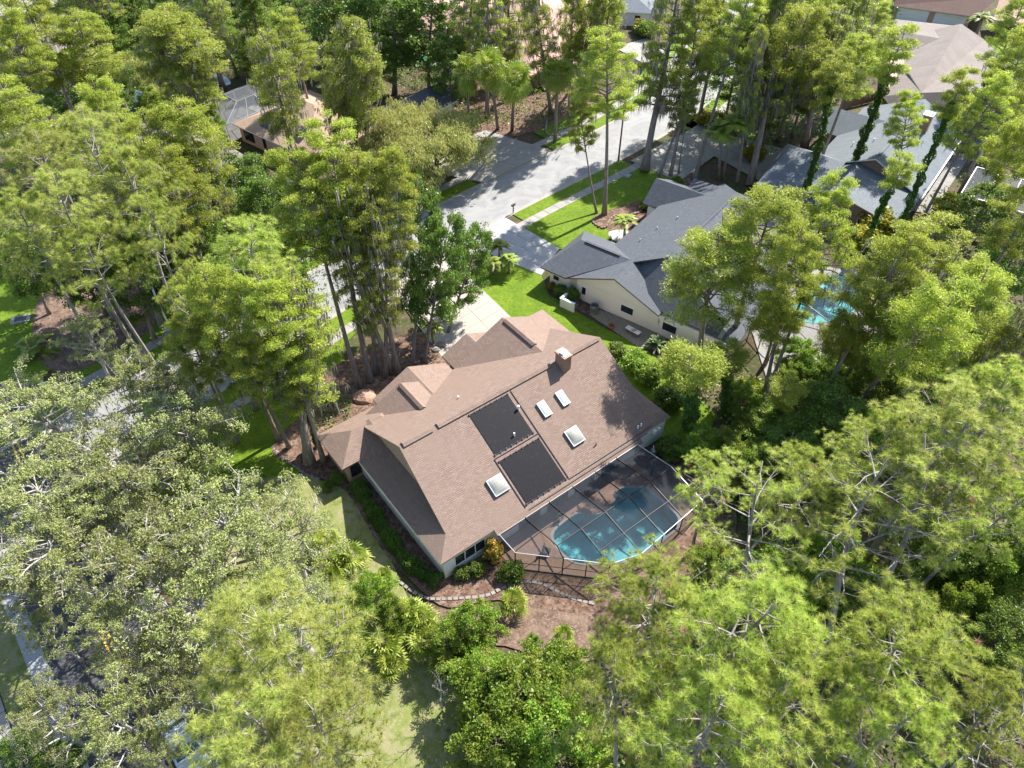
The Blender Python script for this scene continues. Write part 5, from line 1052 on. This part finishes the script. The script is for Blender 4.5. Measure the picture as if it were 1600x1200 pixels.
('pine', 1570, 640, 21, 80, None, 'pale green pine cut by the right edge'),
('pine', 1390, 700, 17, 66, None, 'darker pine left of the broad pale green one'),
('pine', 1570, 780, 18, 66, None, 'small pine at the right edge below the broad pale green one'),
('pine', 1260, 740, 15, 64, None, 'pine between the open pines and the ivy trunks'),
('sparse_pine', 1590, 1150, 14, 90, None, 'mostly bare limbed pine in the lower right corner'),
('snag', 1600, 960, 10, 50, None, 'curled dead branch tree at the right edge'),
('pine', 1560, 1110, 15, 60, None, 'small yellowish pine near the lower right corner'),
# thicket at the bottom
('small_tree', 800, 1090, 7, 80, None, 'bright leafy tree in the middle of the bottom thicket'), ('small_tree', 760, 1060, 6, 54, None, 'bright leafy tree at the left front of the bottom thicket'), ('small_tree', 860, 1050, 6, 62, None, 'leafy tree at the right of the bottom thicket'),
('small_tree', 785, 1175, 7, 76, None, 'leafy tree at the bottom edge under the thicket'), ('small_tree', 870, 1160, 7, 80, None, 'leafy tree at the bottom edge beside the pine'), ('small_tree', 700, 1010, 4, 40, None, 'vine draped mound beside the pale path of lawn'),
('small_tree', 738, 975, 5, 44, None, 'dark green vine covered mound behind the pool cage'), ('small_tree', 585, 925, 5, 34, None, 'dark green small tree over the palmetto clump'), ('small_tree', 612, 955, 4, 26, None, 'bright green small tree in the palmetto clump'), ('snag', 682, 1075, 6, 22, None, 'small bare silver snag at the left of the thicket'),
 ('small_tree', 833, 1010, 3.5, 15, None, 'slender sapling between the thicket and the mulch'),
# oaks at the left
('oak', 55, 605, 13, 90, None, 'grey-green oak at the left edge above the road junction'), ('oak', 205, 570, 13, 85, None, 'grey-green oak over the driveway side of the side street'), ('oak', 190, 690, 14, 110, None, 'broad grey-green oak over the road junction'),
('oak', 60, 730, 14, 105, None, 'oak cut by the left edge beside the junction'), ('oak', 310, 700, 13, 85, (300, 655), 'oak with dark upright limbs beside the sidewalk'), ('oak', 350, 800, 15, 115, None, 'oak with pale bare limbs nearest the front lawn'),
('oak', 210, 830, 15, 110, None, 'oak spreading over the wide road'), ('oak', 70, 850, 13, 90, None, 'oak at the left edge over the kerb of the wide road'), ('oak', 430, 820, 13, 85, None, 'oak leaning over the sunlit lawn beside the brown house'),
('oak', 300, 930, 15, 105, (365, 960), 'oak with long silver limbs above the yellow road line'), ('oak', 175, 1100, 14, 78, None, 'yellow-green oak at the bottom left beside the parked car'), ('oak', 60, 970, 8, 34, None, 'thin oak branches over the pale gutter'), ('oak', 420, 900, 14, 80, None, 'oak between the lawn and the yellow pine'),
('oak', 265, 590, 12, 56, None, 'oak fringe over the grey side street'), ('cypress', 300, 535, 16, 38, None, 'small cypress over the side street by the utility box'), ('oak', 130, 960, 13, 62, None, 'small oak over the yellow line of the wide road'), ('oak', 60, 1090, 12, 60, None, 'oak above the pale gutter near the bottom left corner'), ('oak', 225, 1010, 12, 60, None, 'dim oak between the road line and the car'), ('oak', 250, 640, 13, 80, None, 'oak shading the grey side street near the junction'), ('oak', 130, 780, 13, 80, None, 'oak in the middle of the canopy over the wide road'), ('oak', 230, 1150, 10, 46, None, 'low oak branch spread beside the parked car'), ('oak', 20, 900, 11, 40, None, 'oak fringe at the left edge above the gutter'),
('oak', 120, 500, 11, 40, None, 'small oak behind the date palm lawn'), ('oak', 290, 1040, 12, 62, None, 'sparse oak right of the yellow road line'),
('yellow_pine', 450, 985, 22, 120, None, 'yellow-green pine with a bare grey crown limb at the lower left'), ('yellow_pine', 495, 1110, 21, 98, None, 'yellow-green pine at the bottom left of the dry lawn'), ('yellow_pine', 400, 1120, 22, 110, None, 'yellow-green pine at the bottom edge behind the parked car'), ('sparse_pine', 440, 1060, 22, 90, None, 'dead topped pine with silver branches at the lower left'),
('broadleaf', 90, 1190, 5, 34, None, 'dark shrubby tree at the bottom left corner'), ('broadleaf', 30, 1180, 5, 30, None, 'dark shrubby tree in the bottom left corner by the verge'),
]
def jit(x, a): return x + random.uniform(-a, a)
for r in T:
    plant(r[0], r[1], r[2], r[3], r[4], r[5], r[6])
# dark woods behind the pines: alike trees that nothing tells apart
U_ = [(1300, 640, 9, 60, 'leafy understory tree left above the darker right-hand pine'), (1370, 600, 8, 55, 'leafy understory tree under the bright yellow-green cypress'), (1240, 700, 7, 50, 'understory tree above the pine between the ivy trunks and open pines'), (1180, 730, 6, 46, 'understory tree between the ivy trunks and the small pine clump'),
 (1470, 850, 9, 60, 'understory tree right of the thick leaning grey pine trunk'), (1540, 900, 9, 60, 'understory tree above the right side of the dense round pine'), (1590, 870, 10, 60, 'understory tree at the right edge above the curled dead tree'), (1240, 900, 7, 56, 'understory tree below the curving limbs of the open pine'), (1180, 900, 6, 44, 'small understory tree at the foot of the open pine by the pool'),
 (1500, 960, 8, 50, 'understory tree against the right flank of the dense round pine'), (1360, 930, 7, 50, 'understory tree at the foot of the thick leaning trunk'), (1300, 870, 7, 56, 'understory tree between the two open grey limbed pines'), (1590, 1060, 8, 50, 'understory tree between the curled dead tree and the bare corner pine'), (1330, 700, 9, 50, 'understory tree left of the broad pale green pine'),
 (1560, 1000, 8, 54, 'understory tree left of the curled dead tree'), (1100, 880, 4, 26, 'low understory tree outside the far pool cage corner'), (1450, 610, 9, 50, 'understory tree between the yellow-green cypress and the broad pale pine'), (1510, 560, 8, 50, 'understory tree under the olive feathery cypress')]
for n_, (x, y, H, R, lab) in enumerate(U_): plant(('broadleaf', 'small_tree')[n_ % 2], x, y, H, R, None, lab, 'understory trees in the right woods')
for (x, y, H, R, lab) in [(1180, 660, 3.5, 36, 'low leafy tree at the foot of the second ivy smothered trunk'), (1130, 700, 3.5, 38, 'low leafy tree at the end of the brown house side lawn'), (1215, 660, 4, 36, 'low leafy tree between the third ivy trunk and a pinkish boulder'), (1270, 620, 4, 36, 'low leafy tree at the foot of the long leaning bare trunk'),
 (1310, 600, 4, 36, 'low leafy tree right of the long leaning bare trunk'), (1100, 690, 3.5, 34, 'low leafy tree below the first ivy smothered trunk'), (1160, 620, 3.5, 30, 'low leafy tree beside the bleached palmetto'), (1240, 590, 4, 30, 'low leafy tree just below the turquoise pool cage'), (1400, 560, 4, 40, 'low leafy tree under the right side of the widest cypress'), (1350, 560, 4, 36, 'low leafy tree right of the palmetto below the turquoise pool')]:
    plant('small_tree', x, y, H, R, None, lab, 'thicket under the leaning cypresses')
for n_, (x, y) in enumerate([(i_, -18 + 14 * (k_ % 3)) for k_, i_ in enumerate(range(90, 600, 46))]):
    plant(('broadleaf', 'mossy', 'broadleaf', 'cone_tree')[n_ % 4], x, y, (13, 19, 15, 14)[n_ % 4], 34, None, 'tree ' + ('first', 'second', 'third', 'fourth', 'fifth', 'sixth', 'seventh', 'eighth', 'ninth', 'tenth', 'eleventh', 'twelfth')[n_] + ' from the left in the dense row along the top edge', 'trees along the top edge')
for (x, y, R, lab) in [(505, 850, 26, 'palmetto at the upper end of the clump on the dry lawn'), (520, 880, 28, 'palmetto in the middle of the clump on the dry lawn'), (545, 870, 24, 'palmetto on the house side of the clump on the dry lawn'), (515, 905, 22, 'palmetto at the lower end of the clump on the dry lawn'),
    (560, 1000, 30, 'palmetto left of the small tree in the second clump'), (600, 1010, 32, 'yellowish palmetto at the foot of the second clump'), (545, 960, 26, 'palmetto behind the small tree in the second clump'), (640, 960, 22, 'palmetto beside the stone edging'), (610, 1040, 26, 'palmetto trailing below the second clump'),
    (670, 1000, 30, 'palmetto left of the vine covered mound'), (660, 970, 24, 'palmetto above the vine covered mound'), (800, 945, 22, 'palmetto on the pine straw behind the pool cage'), (700, 1040, 26, 'palmetto in front of the vine covered mound'), (880, 995, 16, 'low palmetto left of the big pine'),
    (1030, 1190, 30, 'palmetto under the big pine at the bottom edge'), (925, 1190, 30, 'palmetto at the bottom edge beside the leafy thicket'), (1320, 560, 24, 'palmetto below the turquoise pool'), (1170, 610, 24, 'bleached palmetto left of the cage of the cream house'), (600, 905, 14, 'small palmetto by the hedge end')]:
    plant('palmetto', x, y, 2.2, R * 1.45, None, lab)
for (x, y, lab) in [(1500, 860, 'dark palmetto in the shade right of the thick leaning pine trunk'), (1450, 900, 'dark palmetto just above the dense round pine'), (1480, 930, 'dark palmetto on the upper right rim of the dense round pine'), (1530, 860, 'dark palmetto toward the right edge above the dense round pine'), (1190, 860, 'dark palmetto under the limbs of the open pine near the pool'), (1220, 920, 'dark palmetto at the upper rim of the largest middle pine'),
    (1120, 850, 'dark palmetto near the far corner of the pool cage'), (1560, 930, 'dark palmetto left above the curled dead tree'), (1350, 880, 'dark palmetto beside the thick leaning pine trunk'), (1270, 950, 'dark palmetto right of the largest middle pine'), (1330, 950, 'dark palmetto left of the dense round pine')]:
    plant('palmetto', x, y, 2.2, random.uniform(28, 38), None, lab, 'palmettos under the right pines')
P_ = [('date_palm', 780, 385, 2.9, 22, 'date palm furthest from the street in the trio between the two driveways'), ('date_palm', 770, 410, 2.6, 20, 'date palm nearest the brown house in the trio between the driveways'), ('date_palm', 795, 405, 2.6, 20, 'date palm nearest the cream house in the trio between the driveways'),
 ('date_palm', 676, 512, 3.2, 22, 'date palm beside the pink driveway of the brown house'), ('date_palm', 978, 345, 3.2, 26, 'feathery palm beside the white walkway of the cream house'), ('sago', 1027, 535, 1.5, 22, 'dark sago palm against the cream wall, beside the white bench'), ('areca', 48, 535, 3.2, 42, 'yellowish palm on the shaded lawn at the left'),
 ('croton', 770, 860, 2.2, 18, 'orange and yellow croton shrub beside the near corner of the pool cage'), ('shrub', 800, 893, 1.1, 22, 'green shrub in front of the pool cage wall'), ('shrub', 745, 888, .9, 16, 'low green shrub under the back windows of the brown house'), ('shrub', 722, 895, .8, 15, 'low shrub at the back corner of the brown house'), ('dark_shrub', 528, 748, 1.1, 11, 'small dark shrub at the front bay of the brown house'),
 ('dark_shrub', 895, 462, 1.5, 13, 'dark round shrub next to the white equipment wall'), ('dark_shrub', 875, 455, 1.3, 12, 'dark round shrub at the corner of the cream house'), ('croton', 862, 446, .9, 7, 'reddish low shrub at the garage corner of the cream house'), ('bright_shrub', 1058, 285, 1.4, 12, 'clipped round shrub at the end of the front lawn'), ('yellow_shrub', 1110, 185, 1.6, 24, 'yellow-green low shrub on the corner island across the far driveway'),
 ('bright_shrub', 1010, 320, 1.0, 12, 'yellow-green low shrub in the front bed of the cream house'), ('bright_shrub', 990, 565, 1.6, 24, 'bright shrub on the lawn right of the brown house ridge'), ('bright_shrub', 1015, 585, 1.6, 24, 'bright shrub nearest the ivy trunks on the side lawn'), ('shrub', 965, 548, 1.3, 18, 'thin shrub on the side lawn opposite the potted plant'), ('shrub', 1045, 620, 1.8, 28, 'green shrub at the end of the side lawn'),
 ('bright_shrub', 1060, 560, 1.8, 24, 'bright shrub beyond the sago palm against the cream house'), ('yellow_shrub', 1370, 350, 3.2, 34, 'yellow shrub under the near gable of the blue-grey house'), ('yellow_shrub', 1350, 375, 2.6, 28, 'yellow shrub nearest the cream house'), ('yellow_shrub', 1410, 365, 2.8, 28, 'yellow shrub at the foot of the dark vine-wrapped cypress'), ('yellow_shrub', 1400, 158, 3, 28, 'yellow shrub behind the ridge of the blue-grey house'),
 ('yellow_shrub', 1470, 150, 3, 26, 'golden shrub beside the chimney of the blue-grey house'), ('bright_shrub', 1430, 140, 3, 26, 'bright green shrub between the taupe roof and the blue-grey ridge'), ('yellow_shrub', 1490, 325, 3, 30, 'golden shrub below the end of the dark path'), ('yellow_shrub', 1550, 310, 3, 30, 'golden green shrub below the flat screened patio'), ('yellow_shrub', 1180, 240, 1.8, 18, 'yellow-green shrub behind the thick mossy cypress'),
 ('yellow_shrub', 320, 130, 3, 20, 'orange-brown bush on the pond bank'), ('bright_shrub', 1010, 45, 2.5, 18, 'round shrub before the white house'), ('shrub', 512, 760, .9, 9, 'tiny shrub in the mulch at the front corner of the brown house'), ('yellow_shrub', 1000, 40, 2, 12, 'yellow shrub beside the white house wall'), ('shrub', 1050, 700, 1.6, 26, 'dark shrub in the shade beside the pool cage')]
for k, x, y, H, R, lab in P_: plant(k, x, y, H, R, None, lab)
# clipped hedge along the left wall
def hedge(lab, pts, w, hgt, m, n):
    P = [at(*p) for p in pts]; ln = [(P[i + 1] - P[i]).length for i in range(len(P) - 1)]; tot = sum(ln); V = []
    s = rng.random(n) * tot; cum = np.cumsum([0] + ln); i = np.clip(np.searchsorted(cum, s) - 1, 0, len(ln) - 1); A = np.array([tuple(p) for p in P]); t = ((s - cum[i]) / np.array(ln)[i])[:, None]; c = A[i] * (1 - t) + A[i + 1] * t
    d = unit(A[i + 1] - A[i]); nn = np.stack([-d[:, 1], d[:, 0], 0 * d[:, 0]], 1); sd_ = rng.uniform(-1, 1, n); z = rng.random(n) ** .45; wv = 1 + .18 * np.sin(s * 2.1) + .12 * np.sin(s * 5.3); sd_ = np.sign(sd_) * np.abs(sd_) ** .7
    Q = c + nn * (sd_ * w * wv * (1 - .35 * z ** 3))[:, None] + np.array([0, 0, 1]) * (z * hgt * wv * (1 - .15 * sd_ ** 4))[:, None]
    o = put(bpy.data.objects.new('hedge', npmesh('hedge', cards(Q, rng.normal(size=Q.shape), .13, .09, .8), 4, M[m], rng.random(n)))); return tag(o, lab, 'hedge')
hedge('dark green clipped hedge along the long side wall of the brown house', ((558, 760), (600, 830), (640, 885), (688, 915)), .62, .95, 'leaf_vine', 26000)
# ------------------------------------------------------------------ small things
def lamp_post(name, base, H, lab, arm=1.0, ang=0, m='wood_post', hm='galvanised'):
    p = at(*base); t = tag(empty(name, (p.x, p.y, 0), ang), lab, 'street lamp')
    MB().tube([(0, 0, 0), (0, 0, H * .5), (0, 0, H)], [.13, .11, .09], 8).build('pole', M[m], t, True); MB().tube([(0, 0, H - .3), (arm * .5, 0, H + .15), (arm, 0, H + .1)], [.035, .03, .03], 6).build('arm', M['galvanised'], t)
    MB().tube([(arm - .1, 0, H + .1), (arm + .15, 0, H + .12), (arm + .5, 0, H + .06)], [.07, .14, .06], 8).build('lamp_head', M[hm], t); return t
lamp_post('street_lamp', (966, 252), 9.0, 'dark wooden street lamp pole at the far end of the grass verge', 1.1, math.radians(140))
lamp_post('street_lamp', (275, 535), 7.5, 'pale street lamp head among the oaks at the left, beside the utility box', 1.0, math.radians(160), 'galvanised')
def mailbox(base, lab, m, rot):
    p = at(*base); t = tag(empty('mailbox', (p.x, p.y, .08), rot), lab, 'mailbox'); MB().box((-.05, -.05, 0), (.05, .05, 1.0)).build('post', M['wood_post'], t)
    b = MB(); q = [(math.cos(a) * .12, 1.16 + math.sin(a) * .1) for a in np.linspace(0, math.pi, 7)] + [(-.12, 1.0), (.12, 1.0)]
    b.poly([(-.3, y, z) for y, z in q]); b.poly([(.3, y, z) for y, z in q][::-1])
    for i in range(len(q)): a, c = q[i], q[(i + 1) % len(q)]; b.poly([(-.3, *a), (.3, *a), (.3, *c), (-.3, *c)])
    b.build('box', M[m], t); MB().box((.05, .13, 1.1), (.09, .16, 1.3)).build('flag', M['red_plant'], t)
mailbox((802, 333), 'small black mailbox on the kerb at the corner of the white driveway', 'dark_metal', .8); mailbox((572, 466), 'brown mailbox on the kerb seen between the cypress trunks', 'terracotta', .8)
p = at(386, 668); t = tag(empty('sign_post', (p.x, p.y, 0)), 'thin white post on the shaded front lawn beside the sidewalk', 'post'); MB().tube([(0, 0, 0), (0, 0, 2.6)], [.05, .05], 8).build('post', M['white_metal'], t); MB().box((-.5, -.04, 2.5), (.06, .04, 2.6)).build('arm', M['white_metal'], t)
p = at(266, 524); t = tag(empty('utility_box', (p.x, p.y, 0), .7), 'pale utility box beside the sidewalk at the left', 'utility box'); MB().box((-.5, -.4, .02), (.5, .4, .12)).build('base', M['concrete'], t); MB().box((-.4, -.3, .12), (.4, .3, .85)).build('cabinet', M['galvanised'], t); MB().box((-.43, -.33, .85), (.43, .33, .9)).build('lid', M['galvanised'], t)
def vault(px_, lab, w, m2, rot):
    p = at(*px_); t = tag(empty('utility_vault', (p.x, p.y, .08), rot), lab, 'utility vault'); MB().box((-w, -w * .7, 0), (w, w * .7, .1)).build('frame', M['concrete'], t)
    for k in (-1, 1): MB().box((-w * .6 if k < 0 else .02, -w * .38, .1), (-.02 if k < 0 else w * .6, w * .38, .13)).build('cover', M[m2], t)
vault((33, 500), 'square concrete frame with a dark double grate on the left lawn', .95, 'dark_metal', .35); vault((981, 276), 'white meter cover on the front lawn of the cream house', .55, 'concrete_white', .9)
# beside the cream house (its own frame)
def loc2(u, v, z=0): return rot_at(Vector((O2.x, O2.y, 0)), A2, u, v, z)
t = tag(empty('air_conditioner', loc2(7.0, -.35, .1), A2), 'round grey air conditioner on the pebbles against the cream wall', 'air conditioner')
b = MB(); n = 24
for k in range(n):
    a = 2 * math.pi * k / n; b.box((.42, -.045, .08), (.46, .045, .85), Matrix.Rotation(a, 4, 'Z'))
b.build('fin_ring', M['grey_metal'], t); MB().tube([(0, 0, 0), (0, 0, .08)], [.5, .5], 20).build('base', M['grey_metal'], t); MB().tube([(0, 0, .08), (0, 0, .84)], [.4, .4], 20).build('coil', M['dark_metal'], t)
b = MB().tube([(0, 0, .85), (0, 0, .93)], [.48, .46], 20, False)
for r in (.46, .36, .26, .16): b.tube([(r * math.cos(a), r * math.sin(a), .93) for a in np.linspace(0, 2 * math.pi, 21)], [.012] * 21, 4, False)
b.build('top_guard', M['grey_metal'], t)
for k in range(4): MB().box((.03, -.06, .9), (.36, .06, .91), Matrix.Rotation(k * math.pi / 2, 4, 'Z') @ Matrix.Rotation(.25, 4, 'X')).build('fan_blade', M['dark_metal'], t)
t = tag(empty('equipment_wall', loc2(3.6, -.9, .05), A2), 'low L-shaped white wall screening pool equipment beside the cream house', 'wall'); MB().box((-.1, -.9, 0), (1.7, -.7, 1.15)).build('wall', M['white_wall'], t); MB().box((-.1, -.7, 0), (.1, 1.5, 1.15)).build('wall', M['white_wall'], t)
MB().box((-.14, -.94, 1.15), (1.74, -.66, 1.22)).build('coping', M['white_wall'], t); MB().box((-.14, -.66, 1.15), (.14, 1.5, 1.22)).build('coping', M['white_wall'], t)
t = tag(empty('waste_bin', loc2(5.0, -.9, .05), A2), 'dark round bin behind the low white wall', 'bin'); MB().tube([(0, 0, 0), (0, 0, .8)], [.28, .33], 14).build('body', M['grey_metal'], t); MB().tube([(0, 0, .8), (0, 0, .88)], [.35, .3], 14).build('lid', M['dark_metal'], t)
t = tag(empty('plant_pot', loc2(9.9, -1.5, .1), 0), 'orange terracotta pot on the pebble bed', 'pot'); MB().tube([(0, 0, 0), (0, 0, .35), (0, 0, .42)], [.2, .3, .34], 16, False).build('pot', M['terracotta'], t); MB().tube([(0, 0, .3), (0, 0, .34)], [.27, .28], 16).build('soil', M['mulch'], t)
t = tag(empty('garden_bench', loc2(12.2, -.9, .1), A2 - .1), 'white bench with a folded reddish cloth on the pebble bed', 'bench')
for k in range(3): MB().box((-.85, -.3 + k * .2, .44), (.85, -.12 + k * .2, .5)).build('seat_slat', M['white_metal'], t)
for x in (-.7, .7):
    for y in (-.2, .2): MB().box((x - .04, y - .04, 0), (x + .04, y + .04, .44)).build('leg', M['terracotta'], t)
o = MB().box((-.28, -.22, 0), (.25, .22, .06)).box((-.2, -.16, .06), (.2, .14, .12)).build('cloth', M['pink_wall']); o.location = loc2(12.3, -.9, .6); o.rotation_euler.z = .3; tag(o, 'folded pinkish cloth lying on the white bench', 'cloth')
t = tag(empty('pool_pump', rot_at(Vector((O1.x, O1.y, 0)), A1, 21.9, -.9, 0), A1), 'dark pool pump and filter tank behind the far end of the pool cage', 'pool pump'); MB().tube([(0, 0, 0), (0, 0, .7), (0, 0, .85)], [.28, .28, .12], 14).build('filter_tank', M['grey_metal'], t); MB().tube([(.5, 0, .2), (1.1, 0, .2)], [.16, .16], 12).build('motor', M['dark_metal'], t); MB().tube([(0, 0, .8), (.2, .3, .9), (.6, .1, .3)], [.04] * 3, 6).build('hose', M['white_metal'], t)
t = tag(empty('propane_tank', rot_at(Vector((O1.x, O1.y, 0)), A1, 22.6, -.1, 0), A1), 'pair of small white vent boxes on the back wall of the brown house', 'vent box'); MB().box((-.15, -.1, 1.7), (.15, .2, 2.1)).build('box', M['white_metal'], t); MB().box((.35, -.1, 1.8), (.6, .2, 2.15)).build('box', M['white_metal'], t); t.name = 'vent_box'
# boulders in the front bed
for x, y, r, lab in ((570, 622, 1.0, 'large brown boulder beside the front wing of the brown house'), (690, 540, .5, 'reddish boulder at the corner of the pink driveway'), (682, 548, .4, 'small pale boulder beside the reddish one'), (665, 558, .35, 'low boulder under the date palm by the driveway'), (1198, 640, .5, 'pinkish boulder under the palmettos by the cream house cage')):
    bm = bmesh.new(); bmesh.ops.create_icosphere(bm, subdivisions=2, radius=r); 
    for v in bm.verts: v.co = Vector((v.co.x * 1.2, v.co.y, v.co.z * .55)) * (1 + .13 * math.sin(v.co.x * 5 / r) * math.cos(v.co.y * 4 / r + v.co.z * 3) + random.uniform(-.05, .05))
    me = bpy.data.meshes.new('boulder'); bm.to_mesh(me); bm.free(); me.materials.append(M['edging_stone' if r < .9 else 'chimney_brick']); o = put(bpy.data.objects.new('boulder', me)); p = at(x, y); o.location = (p.x, p.y, .15); tag(o, lab, 'boulder')
# fences
def fence(a, b_, lab, H=1.8, m='fence_wood', gap=.16):
    a, b_ = at(*a), at(*b_); d = b_ - a; L = d.length; root = tag(empty('wooden_fence', (a.x, a.y, 0), math.atan2(d.y, d.x)), lab, 'fence'); n = int(L / gap); bd = None
    for k in range(n):
        h_ = H + random.uniform(-.02, .02)
        if bd is None: bd = MB().box((0, 0, .03), (gap - .015, .025, H)).build('board', M[m], root)
        else: c = bd.copy(); C.objects.link(c); c.parent = root; c.location = (k * gap, random.uniform(-.006, .006), random.uniform(-.02, .02))
    for z in (.4, 1.5): MB().box((0, .027, z), (L, .07, z + .09)).build('rail', M[m], root)
    for k in range(int(L / 2.4) + 1): MB().box((k * 2.4, .072, 0), (k * 2.4 + .1, .17, H + .05)).build('post', M[m], root)
fence((1312, 172), (1420, 145), 'brown board fence behind the blue-grey house'); fence((1428, 142), (1392, 170), 'short return of the brown fence under the yellow shrubs')
p = at(1515, 245); t = tag(empty('storage_shed', (p.x, p.y, 0), A3), 'tall narrow white shed at the end of the dark path', 'shed'); MB().box((-1, -1.3, 0), (1.6, 0, 2.1)).build('wall', M['white_wall'], t); roof(t, gable(-1.2, 1.8, -1.5, .2, 'u', 2.6, 2.1), 'shingle_blue', 'fascia_white')
# parked car under the pines
def car(pos, ang, lab):
    t = tag(empty('parked_car', pos, ang), lab, 'car'); Lh, Wh = 2.25, .9
    prof = [(-2.25, .35), (-2.28, .75), (-1.9, .95), (-1.45, .98), (-.85, 1.42), (.55, 1.45), (1.25, 1.0), (2.05, .86), (2.28, .65), (2.25, .35)]
    def sec(s): return [(x, y) for x, y in prof]
    b = MB(); yw = {i: (Wh * (.8 if z > 1.2 else 1.0)) for i, (x, z) in enumerate(prof)}; Lf = [(x, -yw[i], z) for i, (x, z) in enumerate(prof)]; Rt = [(x, yw[i], z) for i, (x, z) in enumerate(prof)]
    for i in range(len(prof)): j = (i + 1) % len(prof); b.poly([Lf[i], Rt[i], Rt[j], Lf[j]])
    b.poly(Lf[::-1] if False else Lf); b.poly(Rt[::-1]); b.build('body', M['car_paint'], t)
    g = MB().poly([(1.2, -.76, 1.045), (1.2, .76, 1.045), (.62, .66, 1.43), (.62, -.66, 1.43)]); g.build('windscreen', M['windscreen'], t); MB().poly([(-1.4, .76, 1.03), (-1.4, -.76, 1.03), (-.9, -.66, 1.41), (-.9, .66, 1.41)]).build('rear_window', M['windscreen'], t)
    for s in (-1, 1): MB().poly([(-1.2, s * .885, 1.0), (1.05, s * .885, 1.0), (.5, s * .755, 1.38), (-.8, s * .755, 1.38)][::s]).build('side_window', M['windscreen'], t)
    for x in (-1.4, 1.4):
        for s in (-1, 1): w = MB().tube([(x, s * .72, .33), (x, s * .93, .33)], [.33, .33], 18).build('wheel', M['black_rubber'], t); MB().tube([(x, s * .935, .33), (x, s * .95, .33)], [.2, .18], 12).build('rim', M['galvanised'], w)
    for s in (-1, 1): MB().box((2.2, s * .75 - .15, .62), (2.3, s * .75 + .15, .74)).build('headlight', M['white_metal'], t)
car(at(292, 1165), math.radians(-50), 'pale silver car half hidden under the pines at the bottom left')
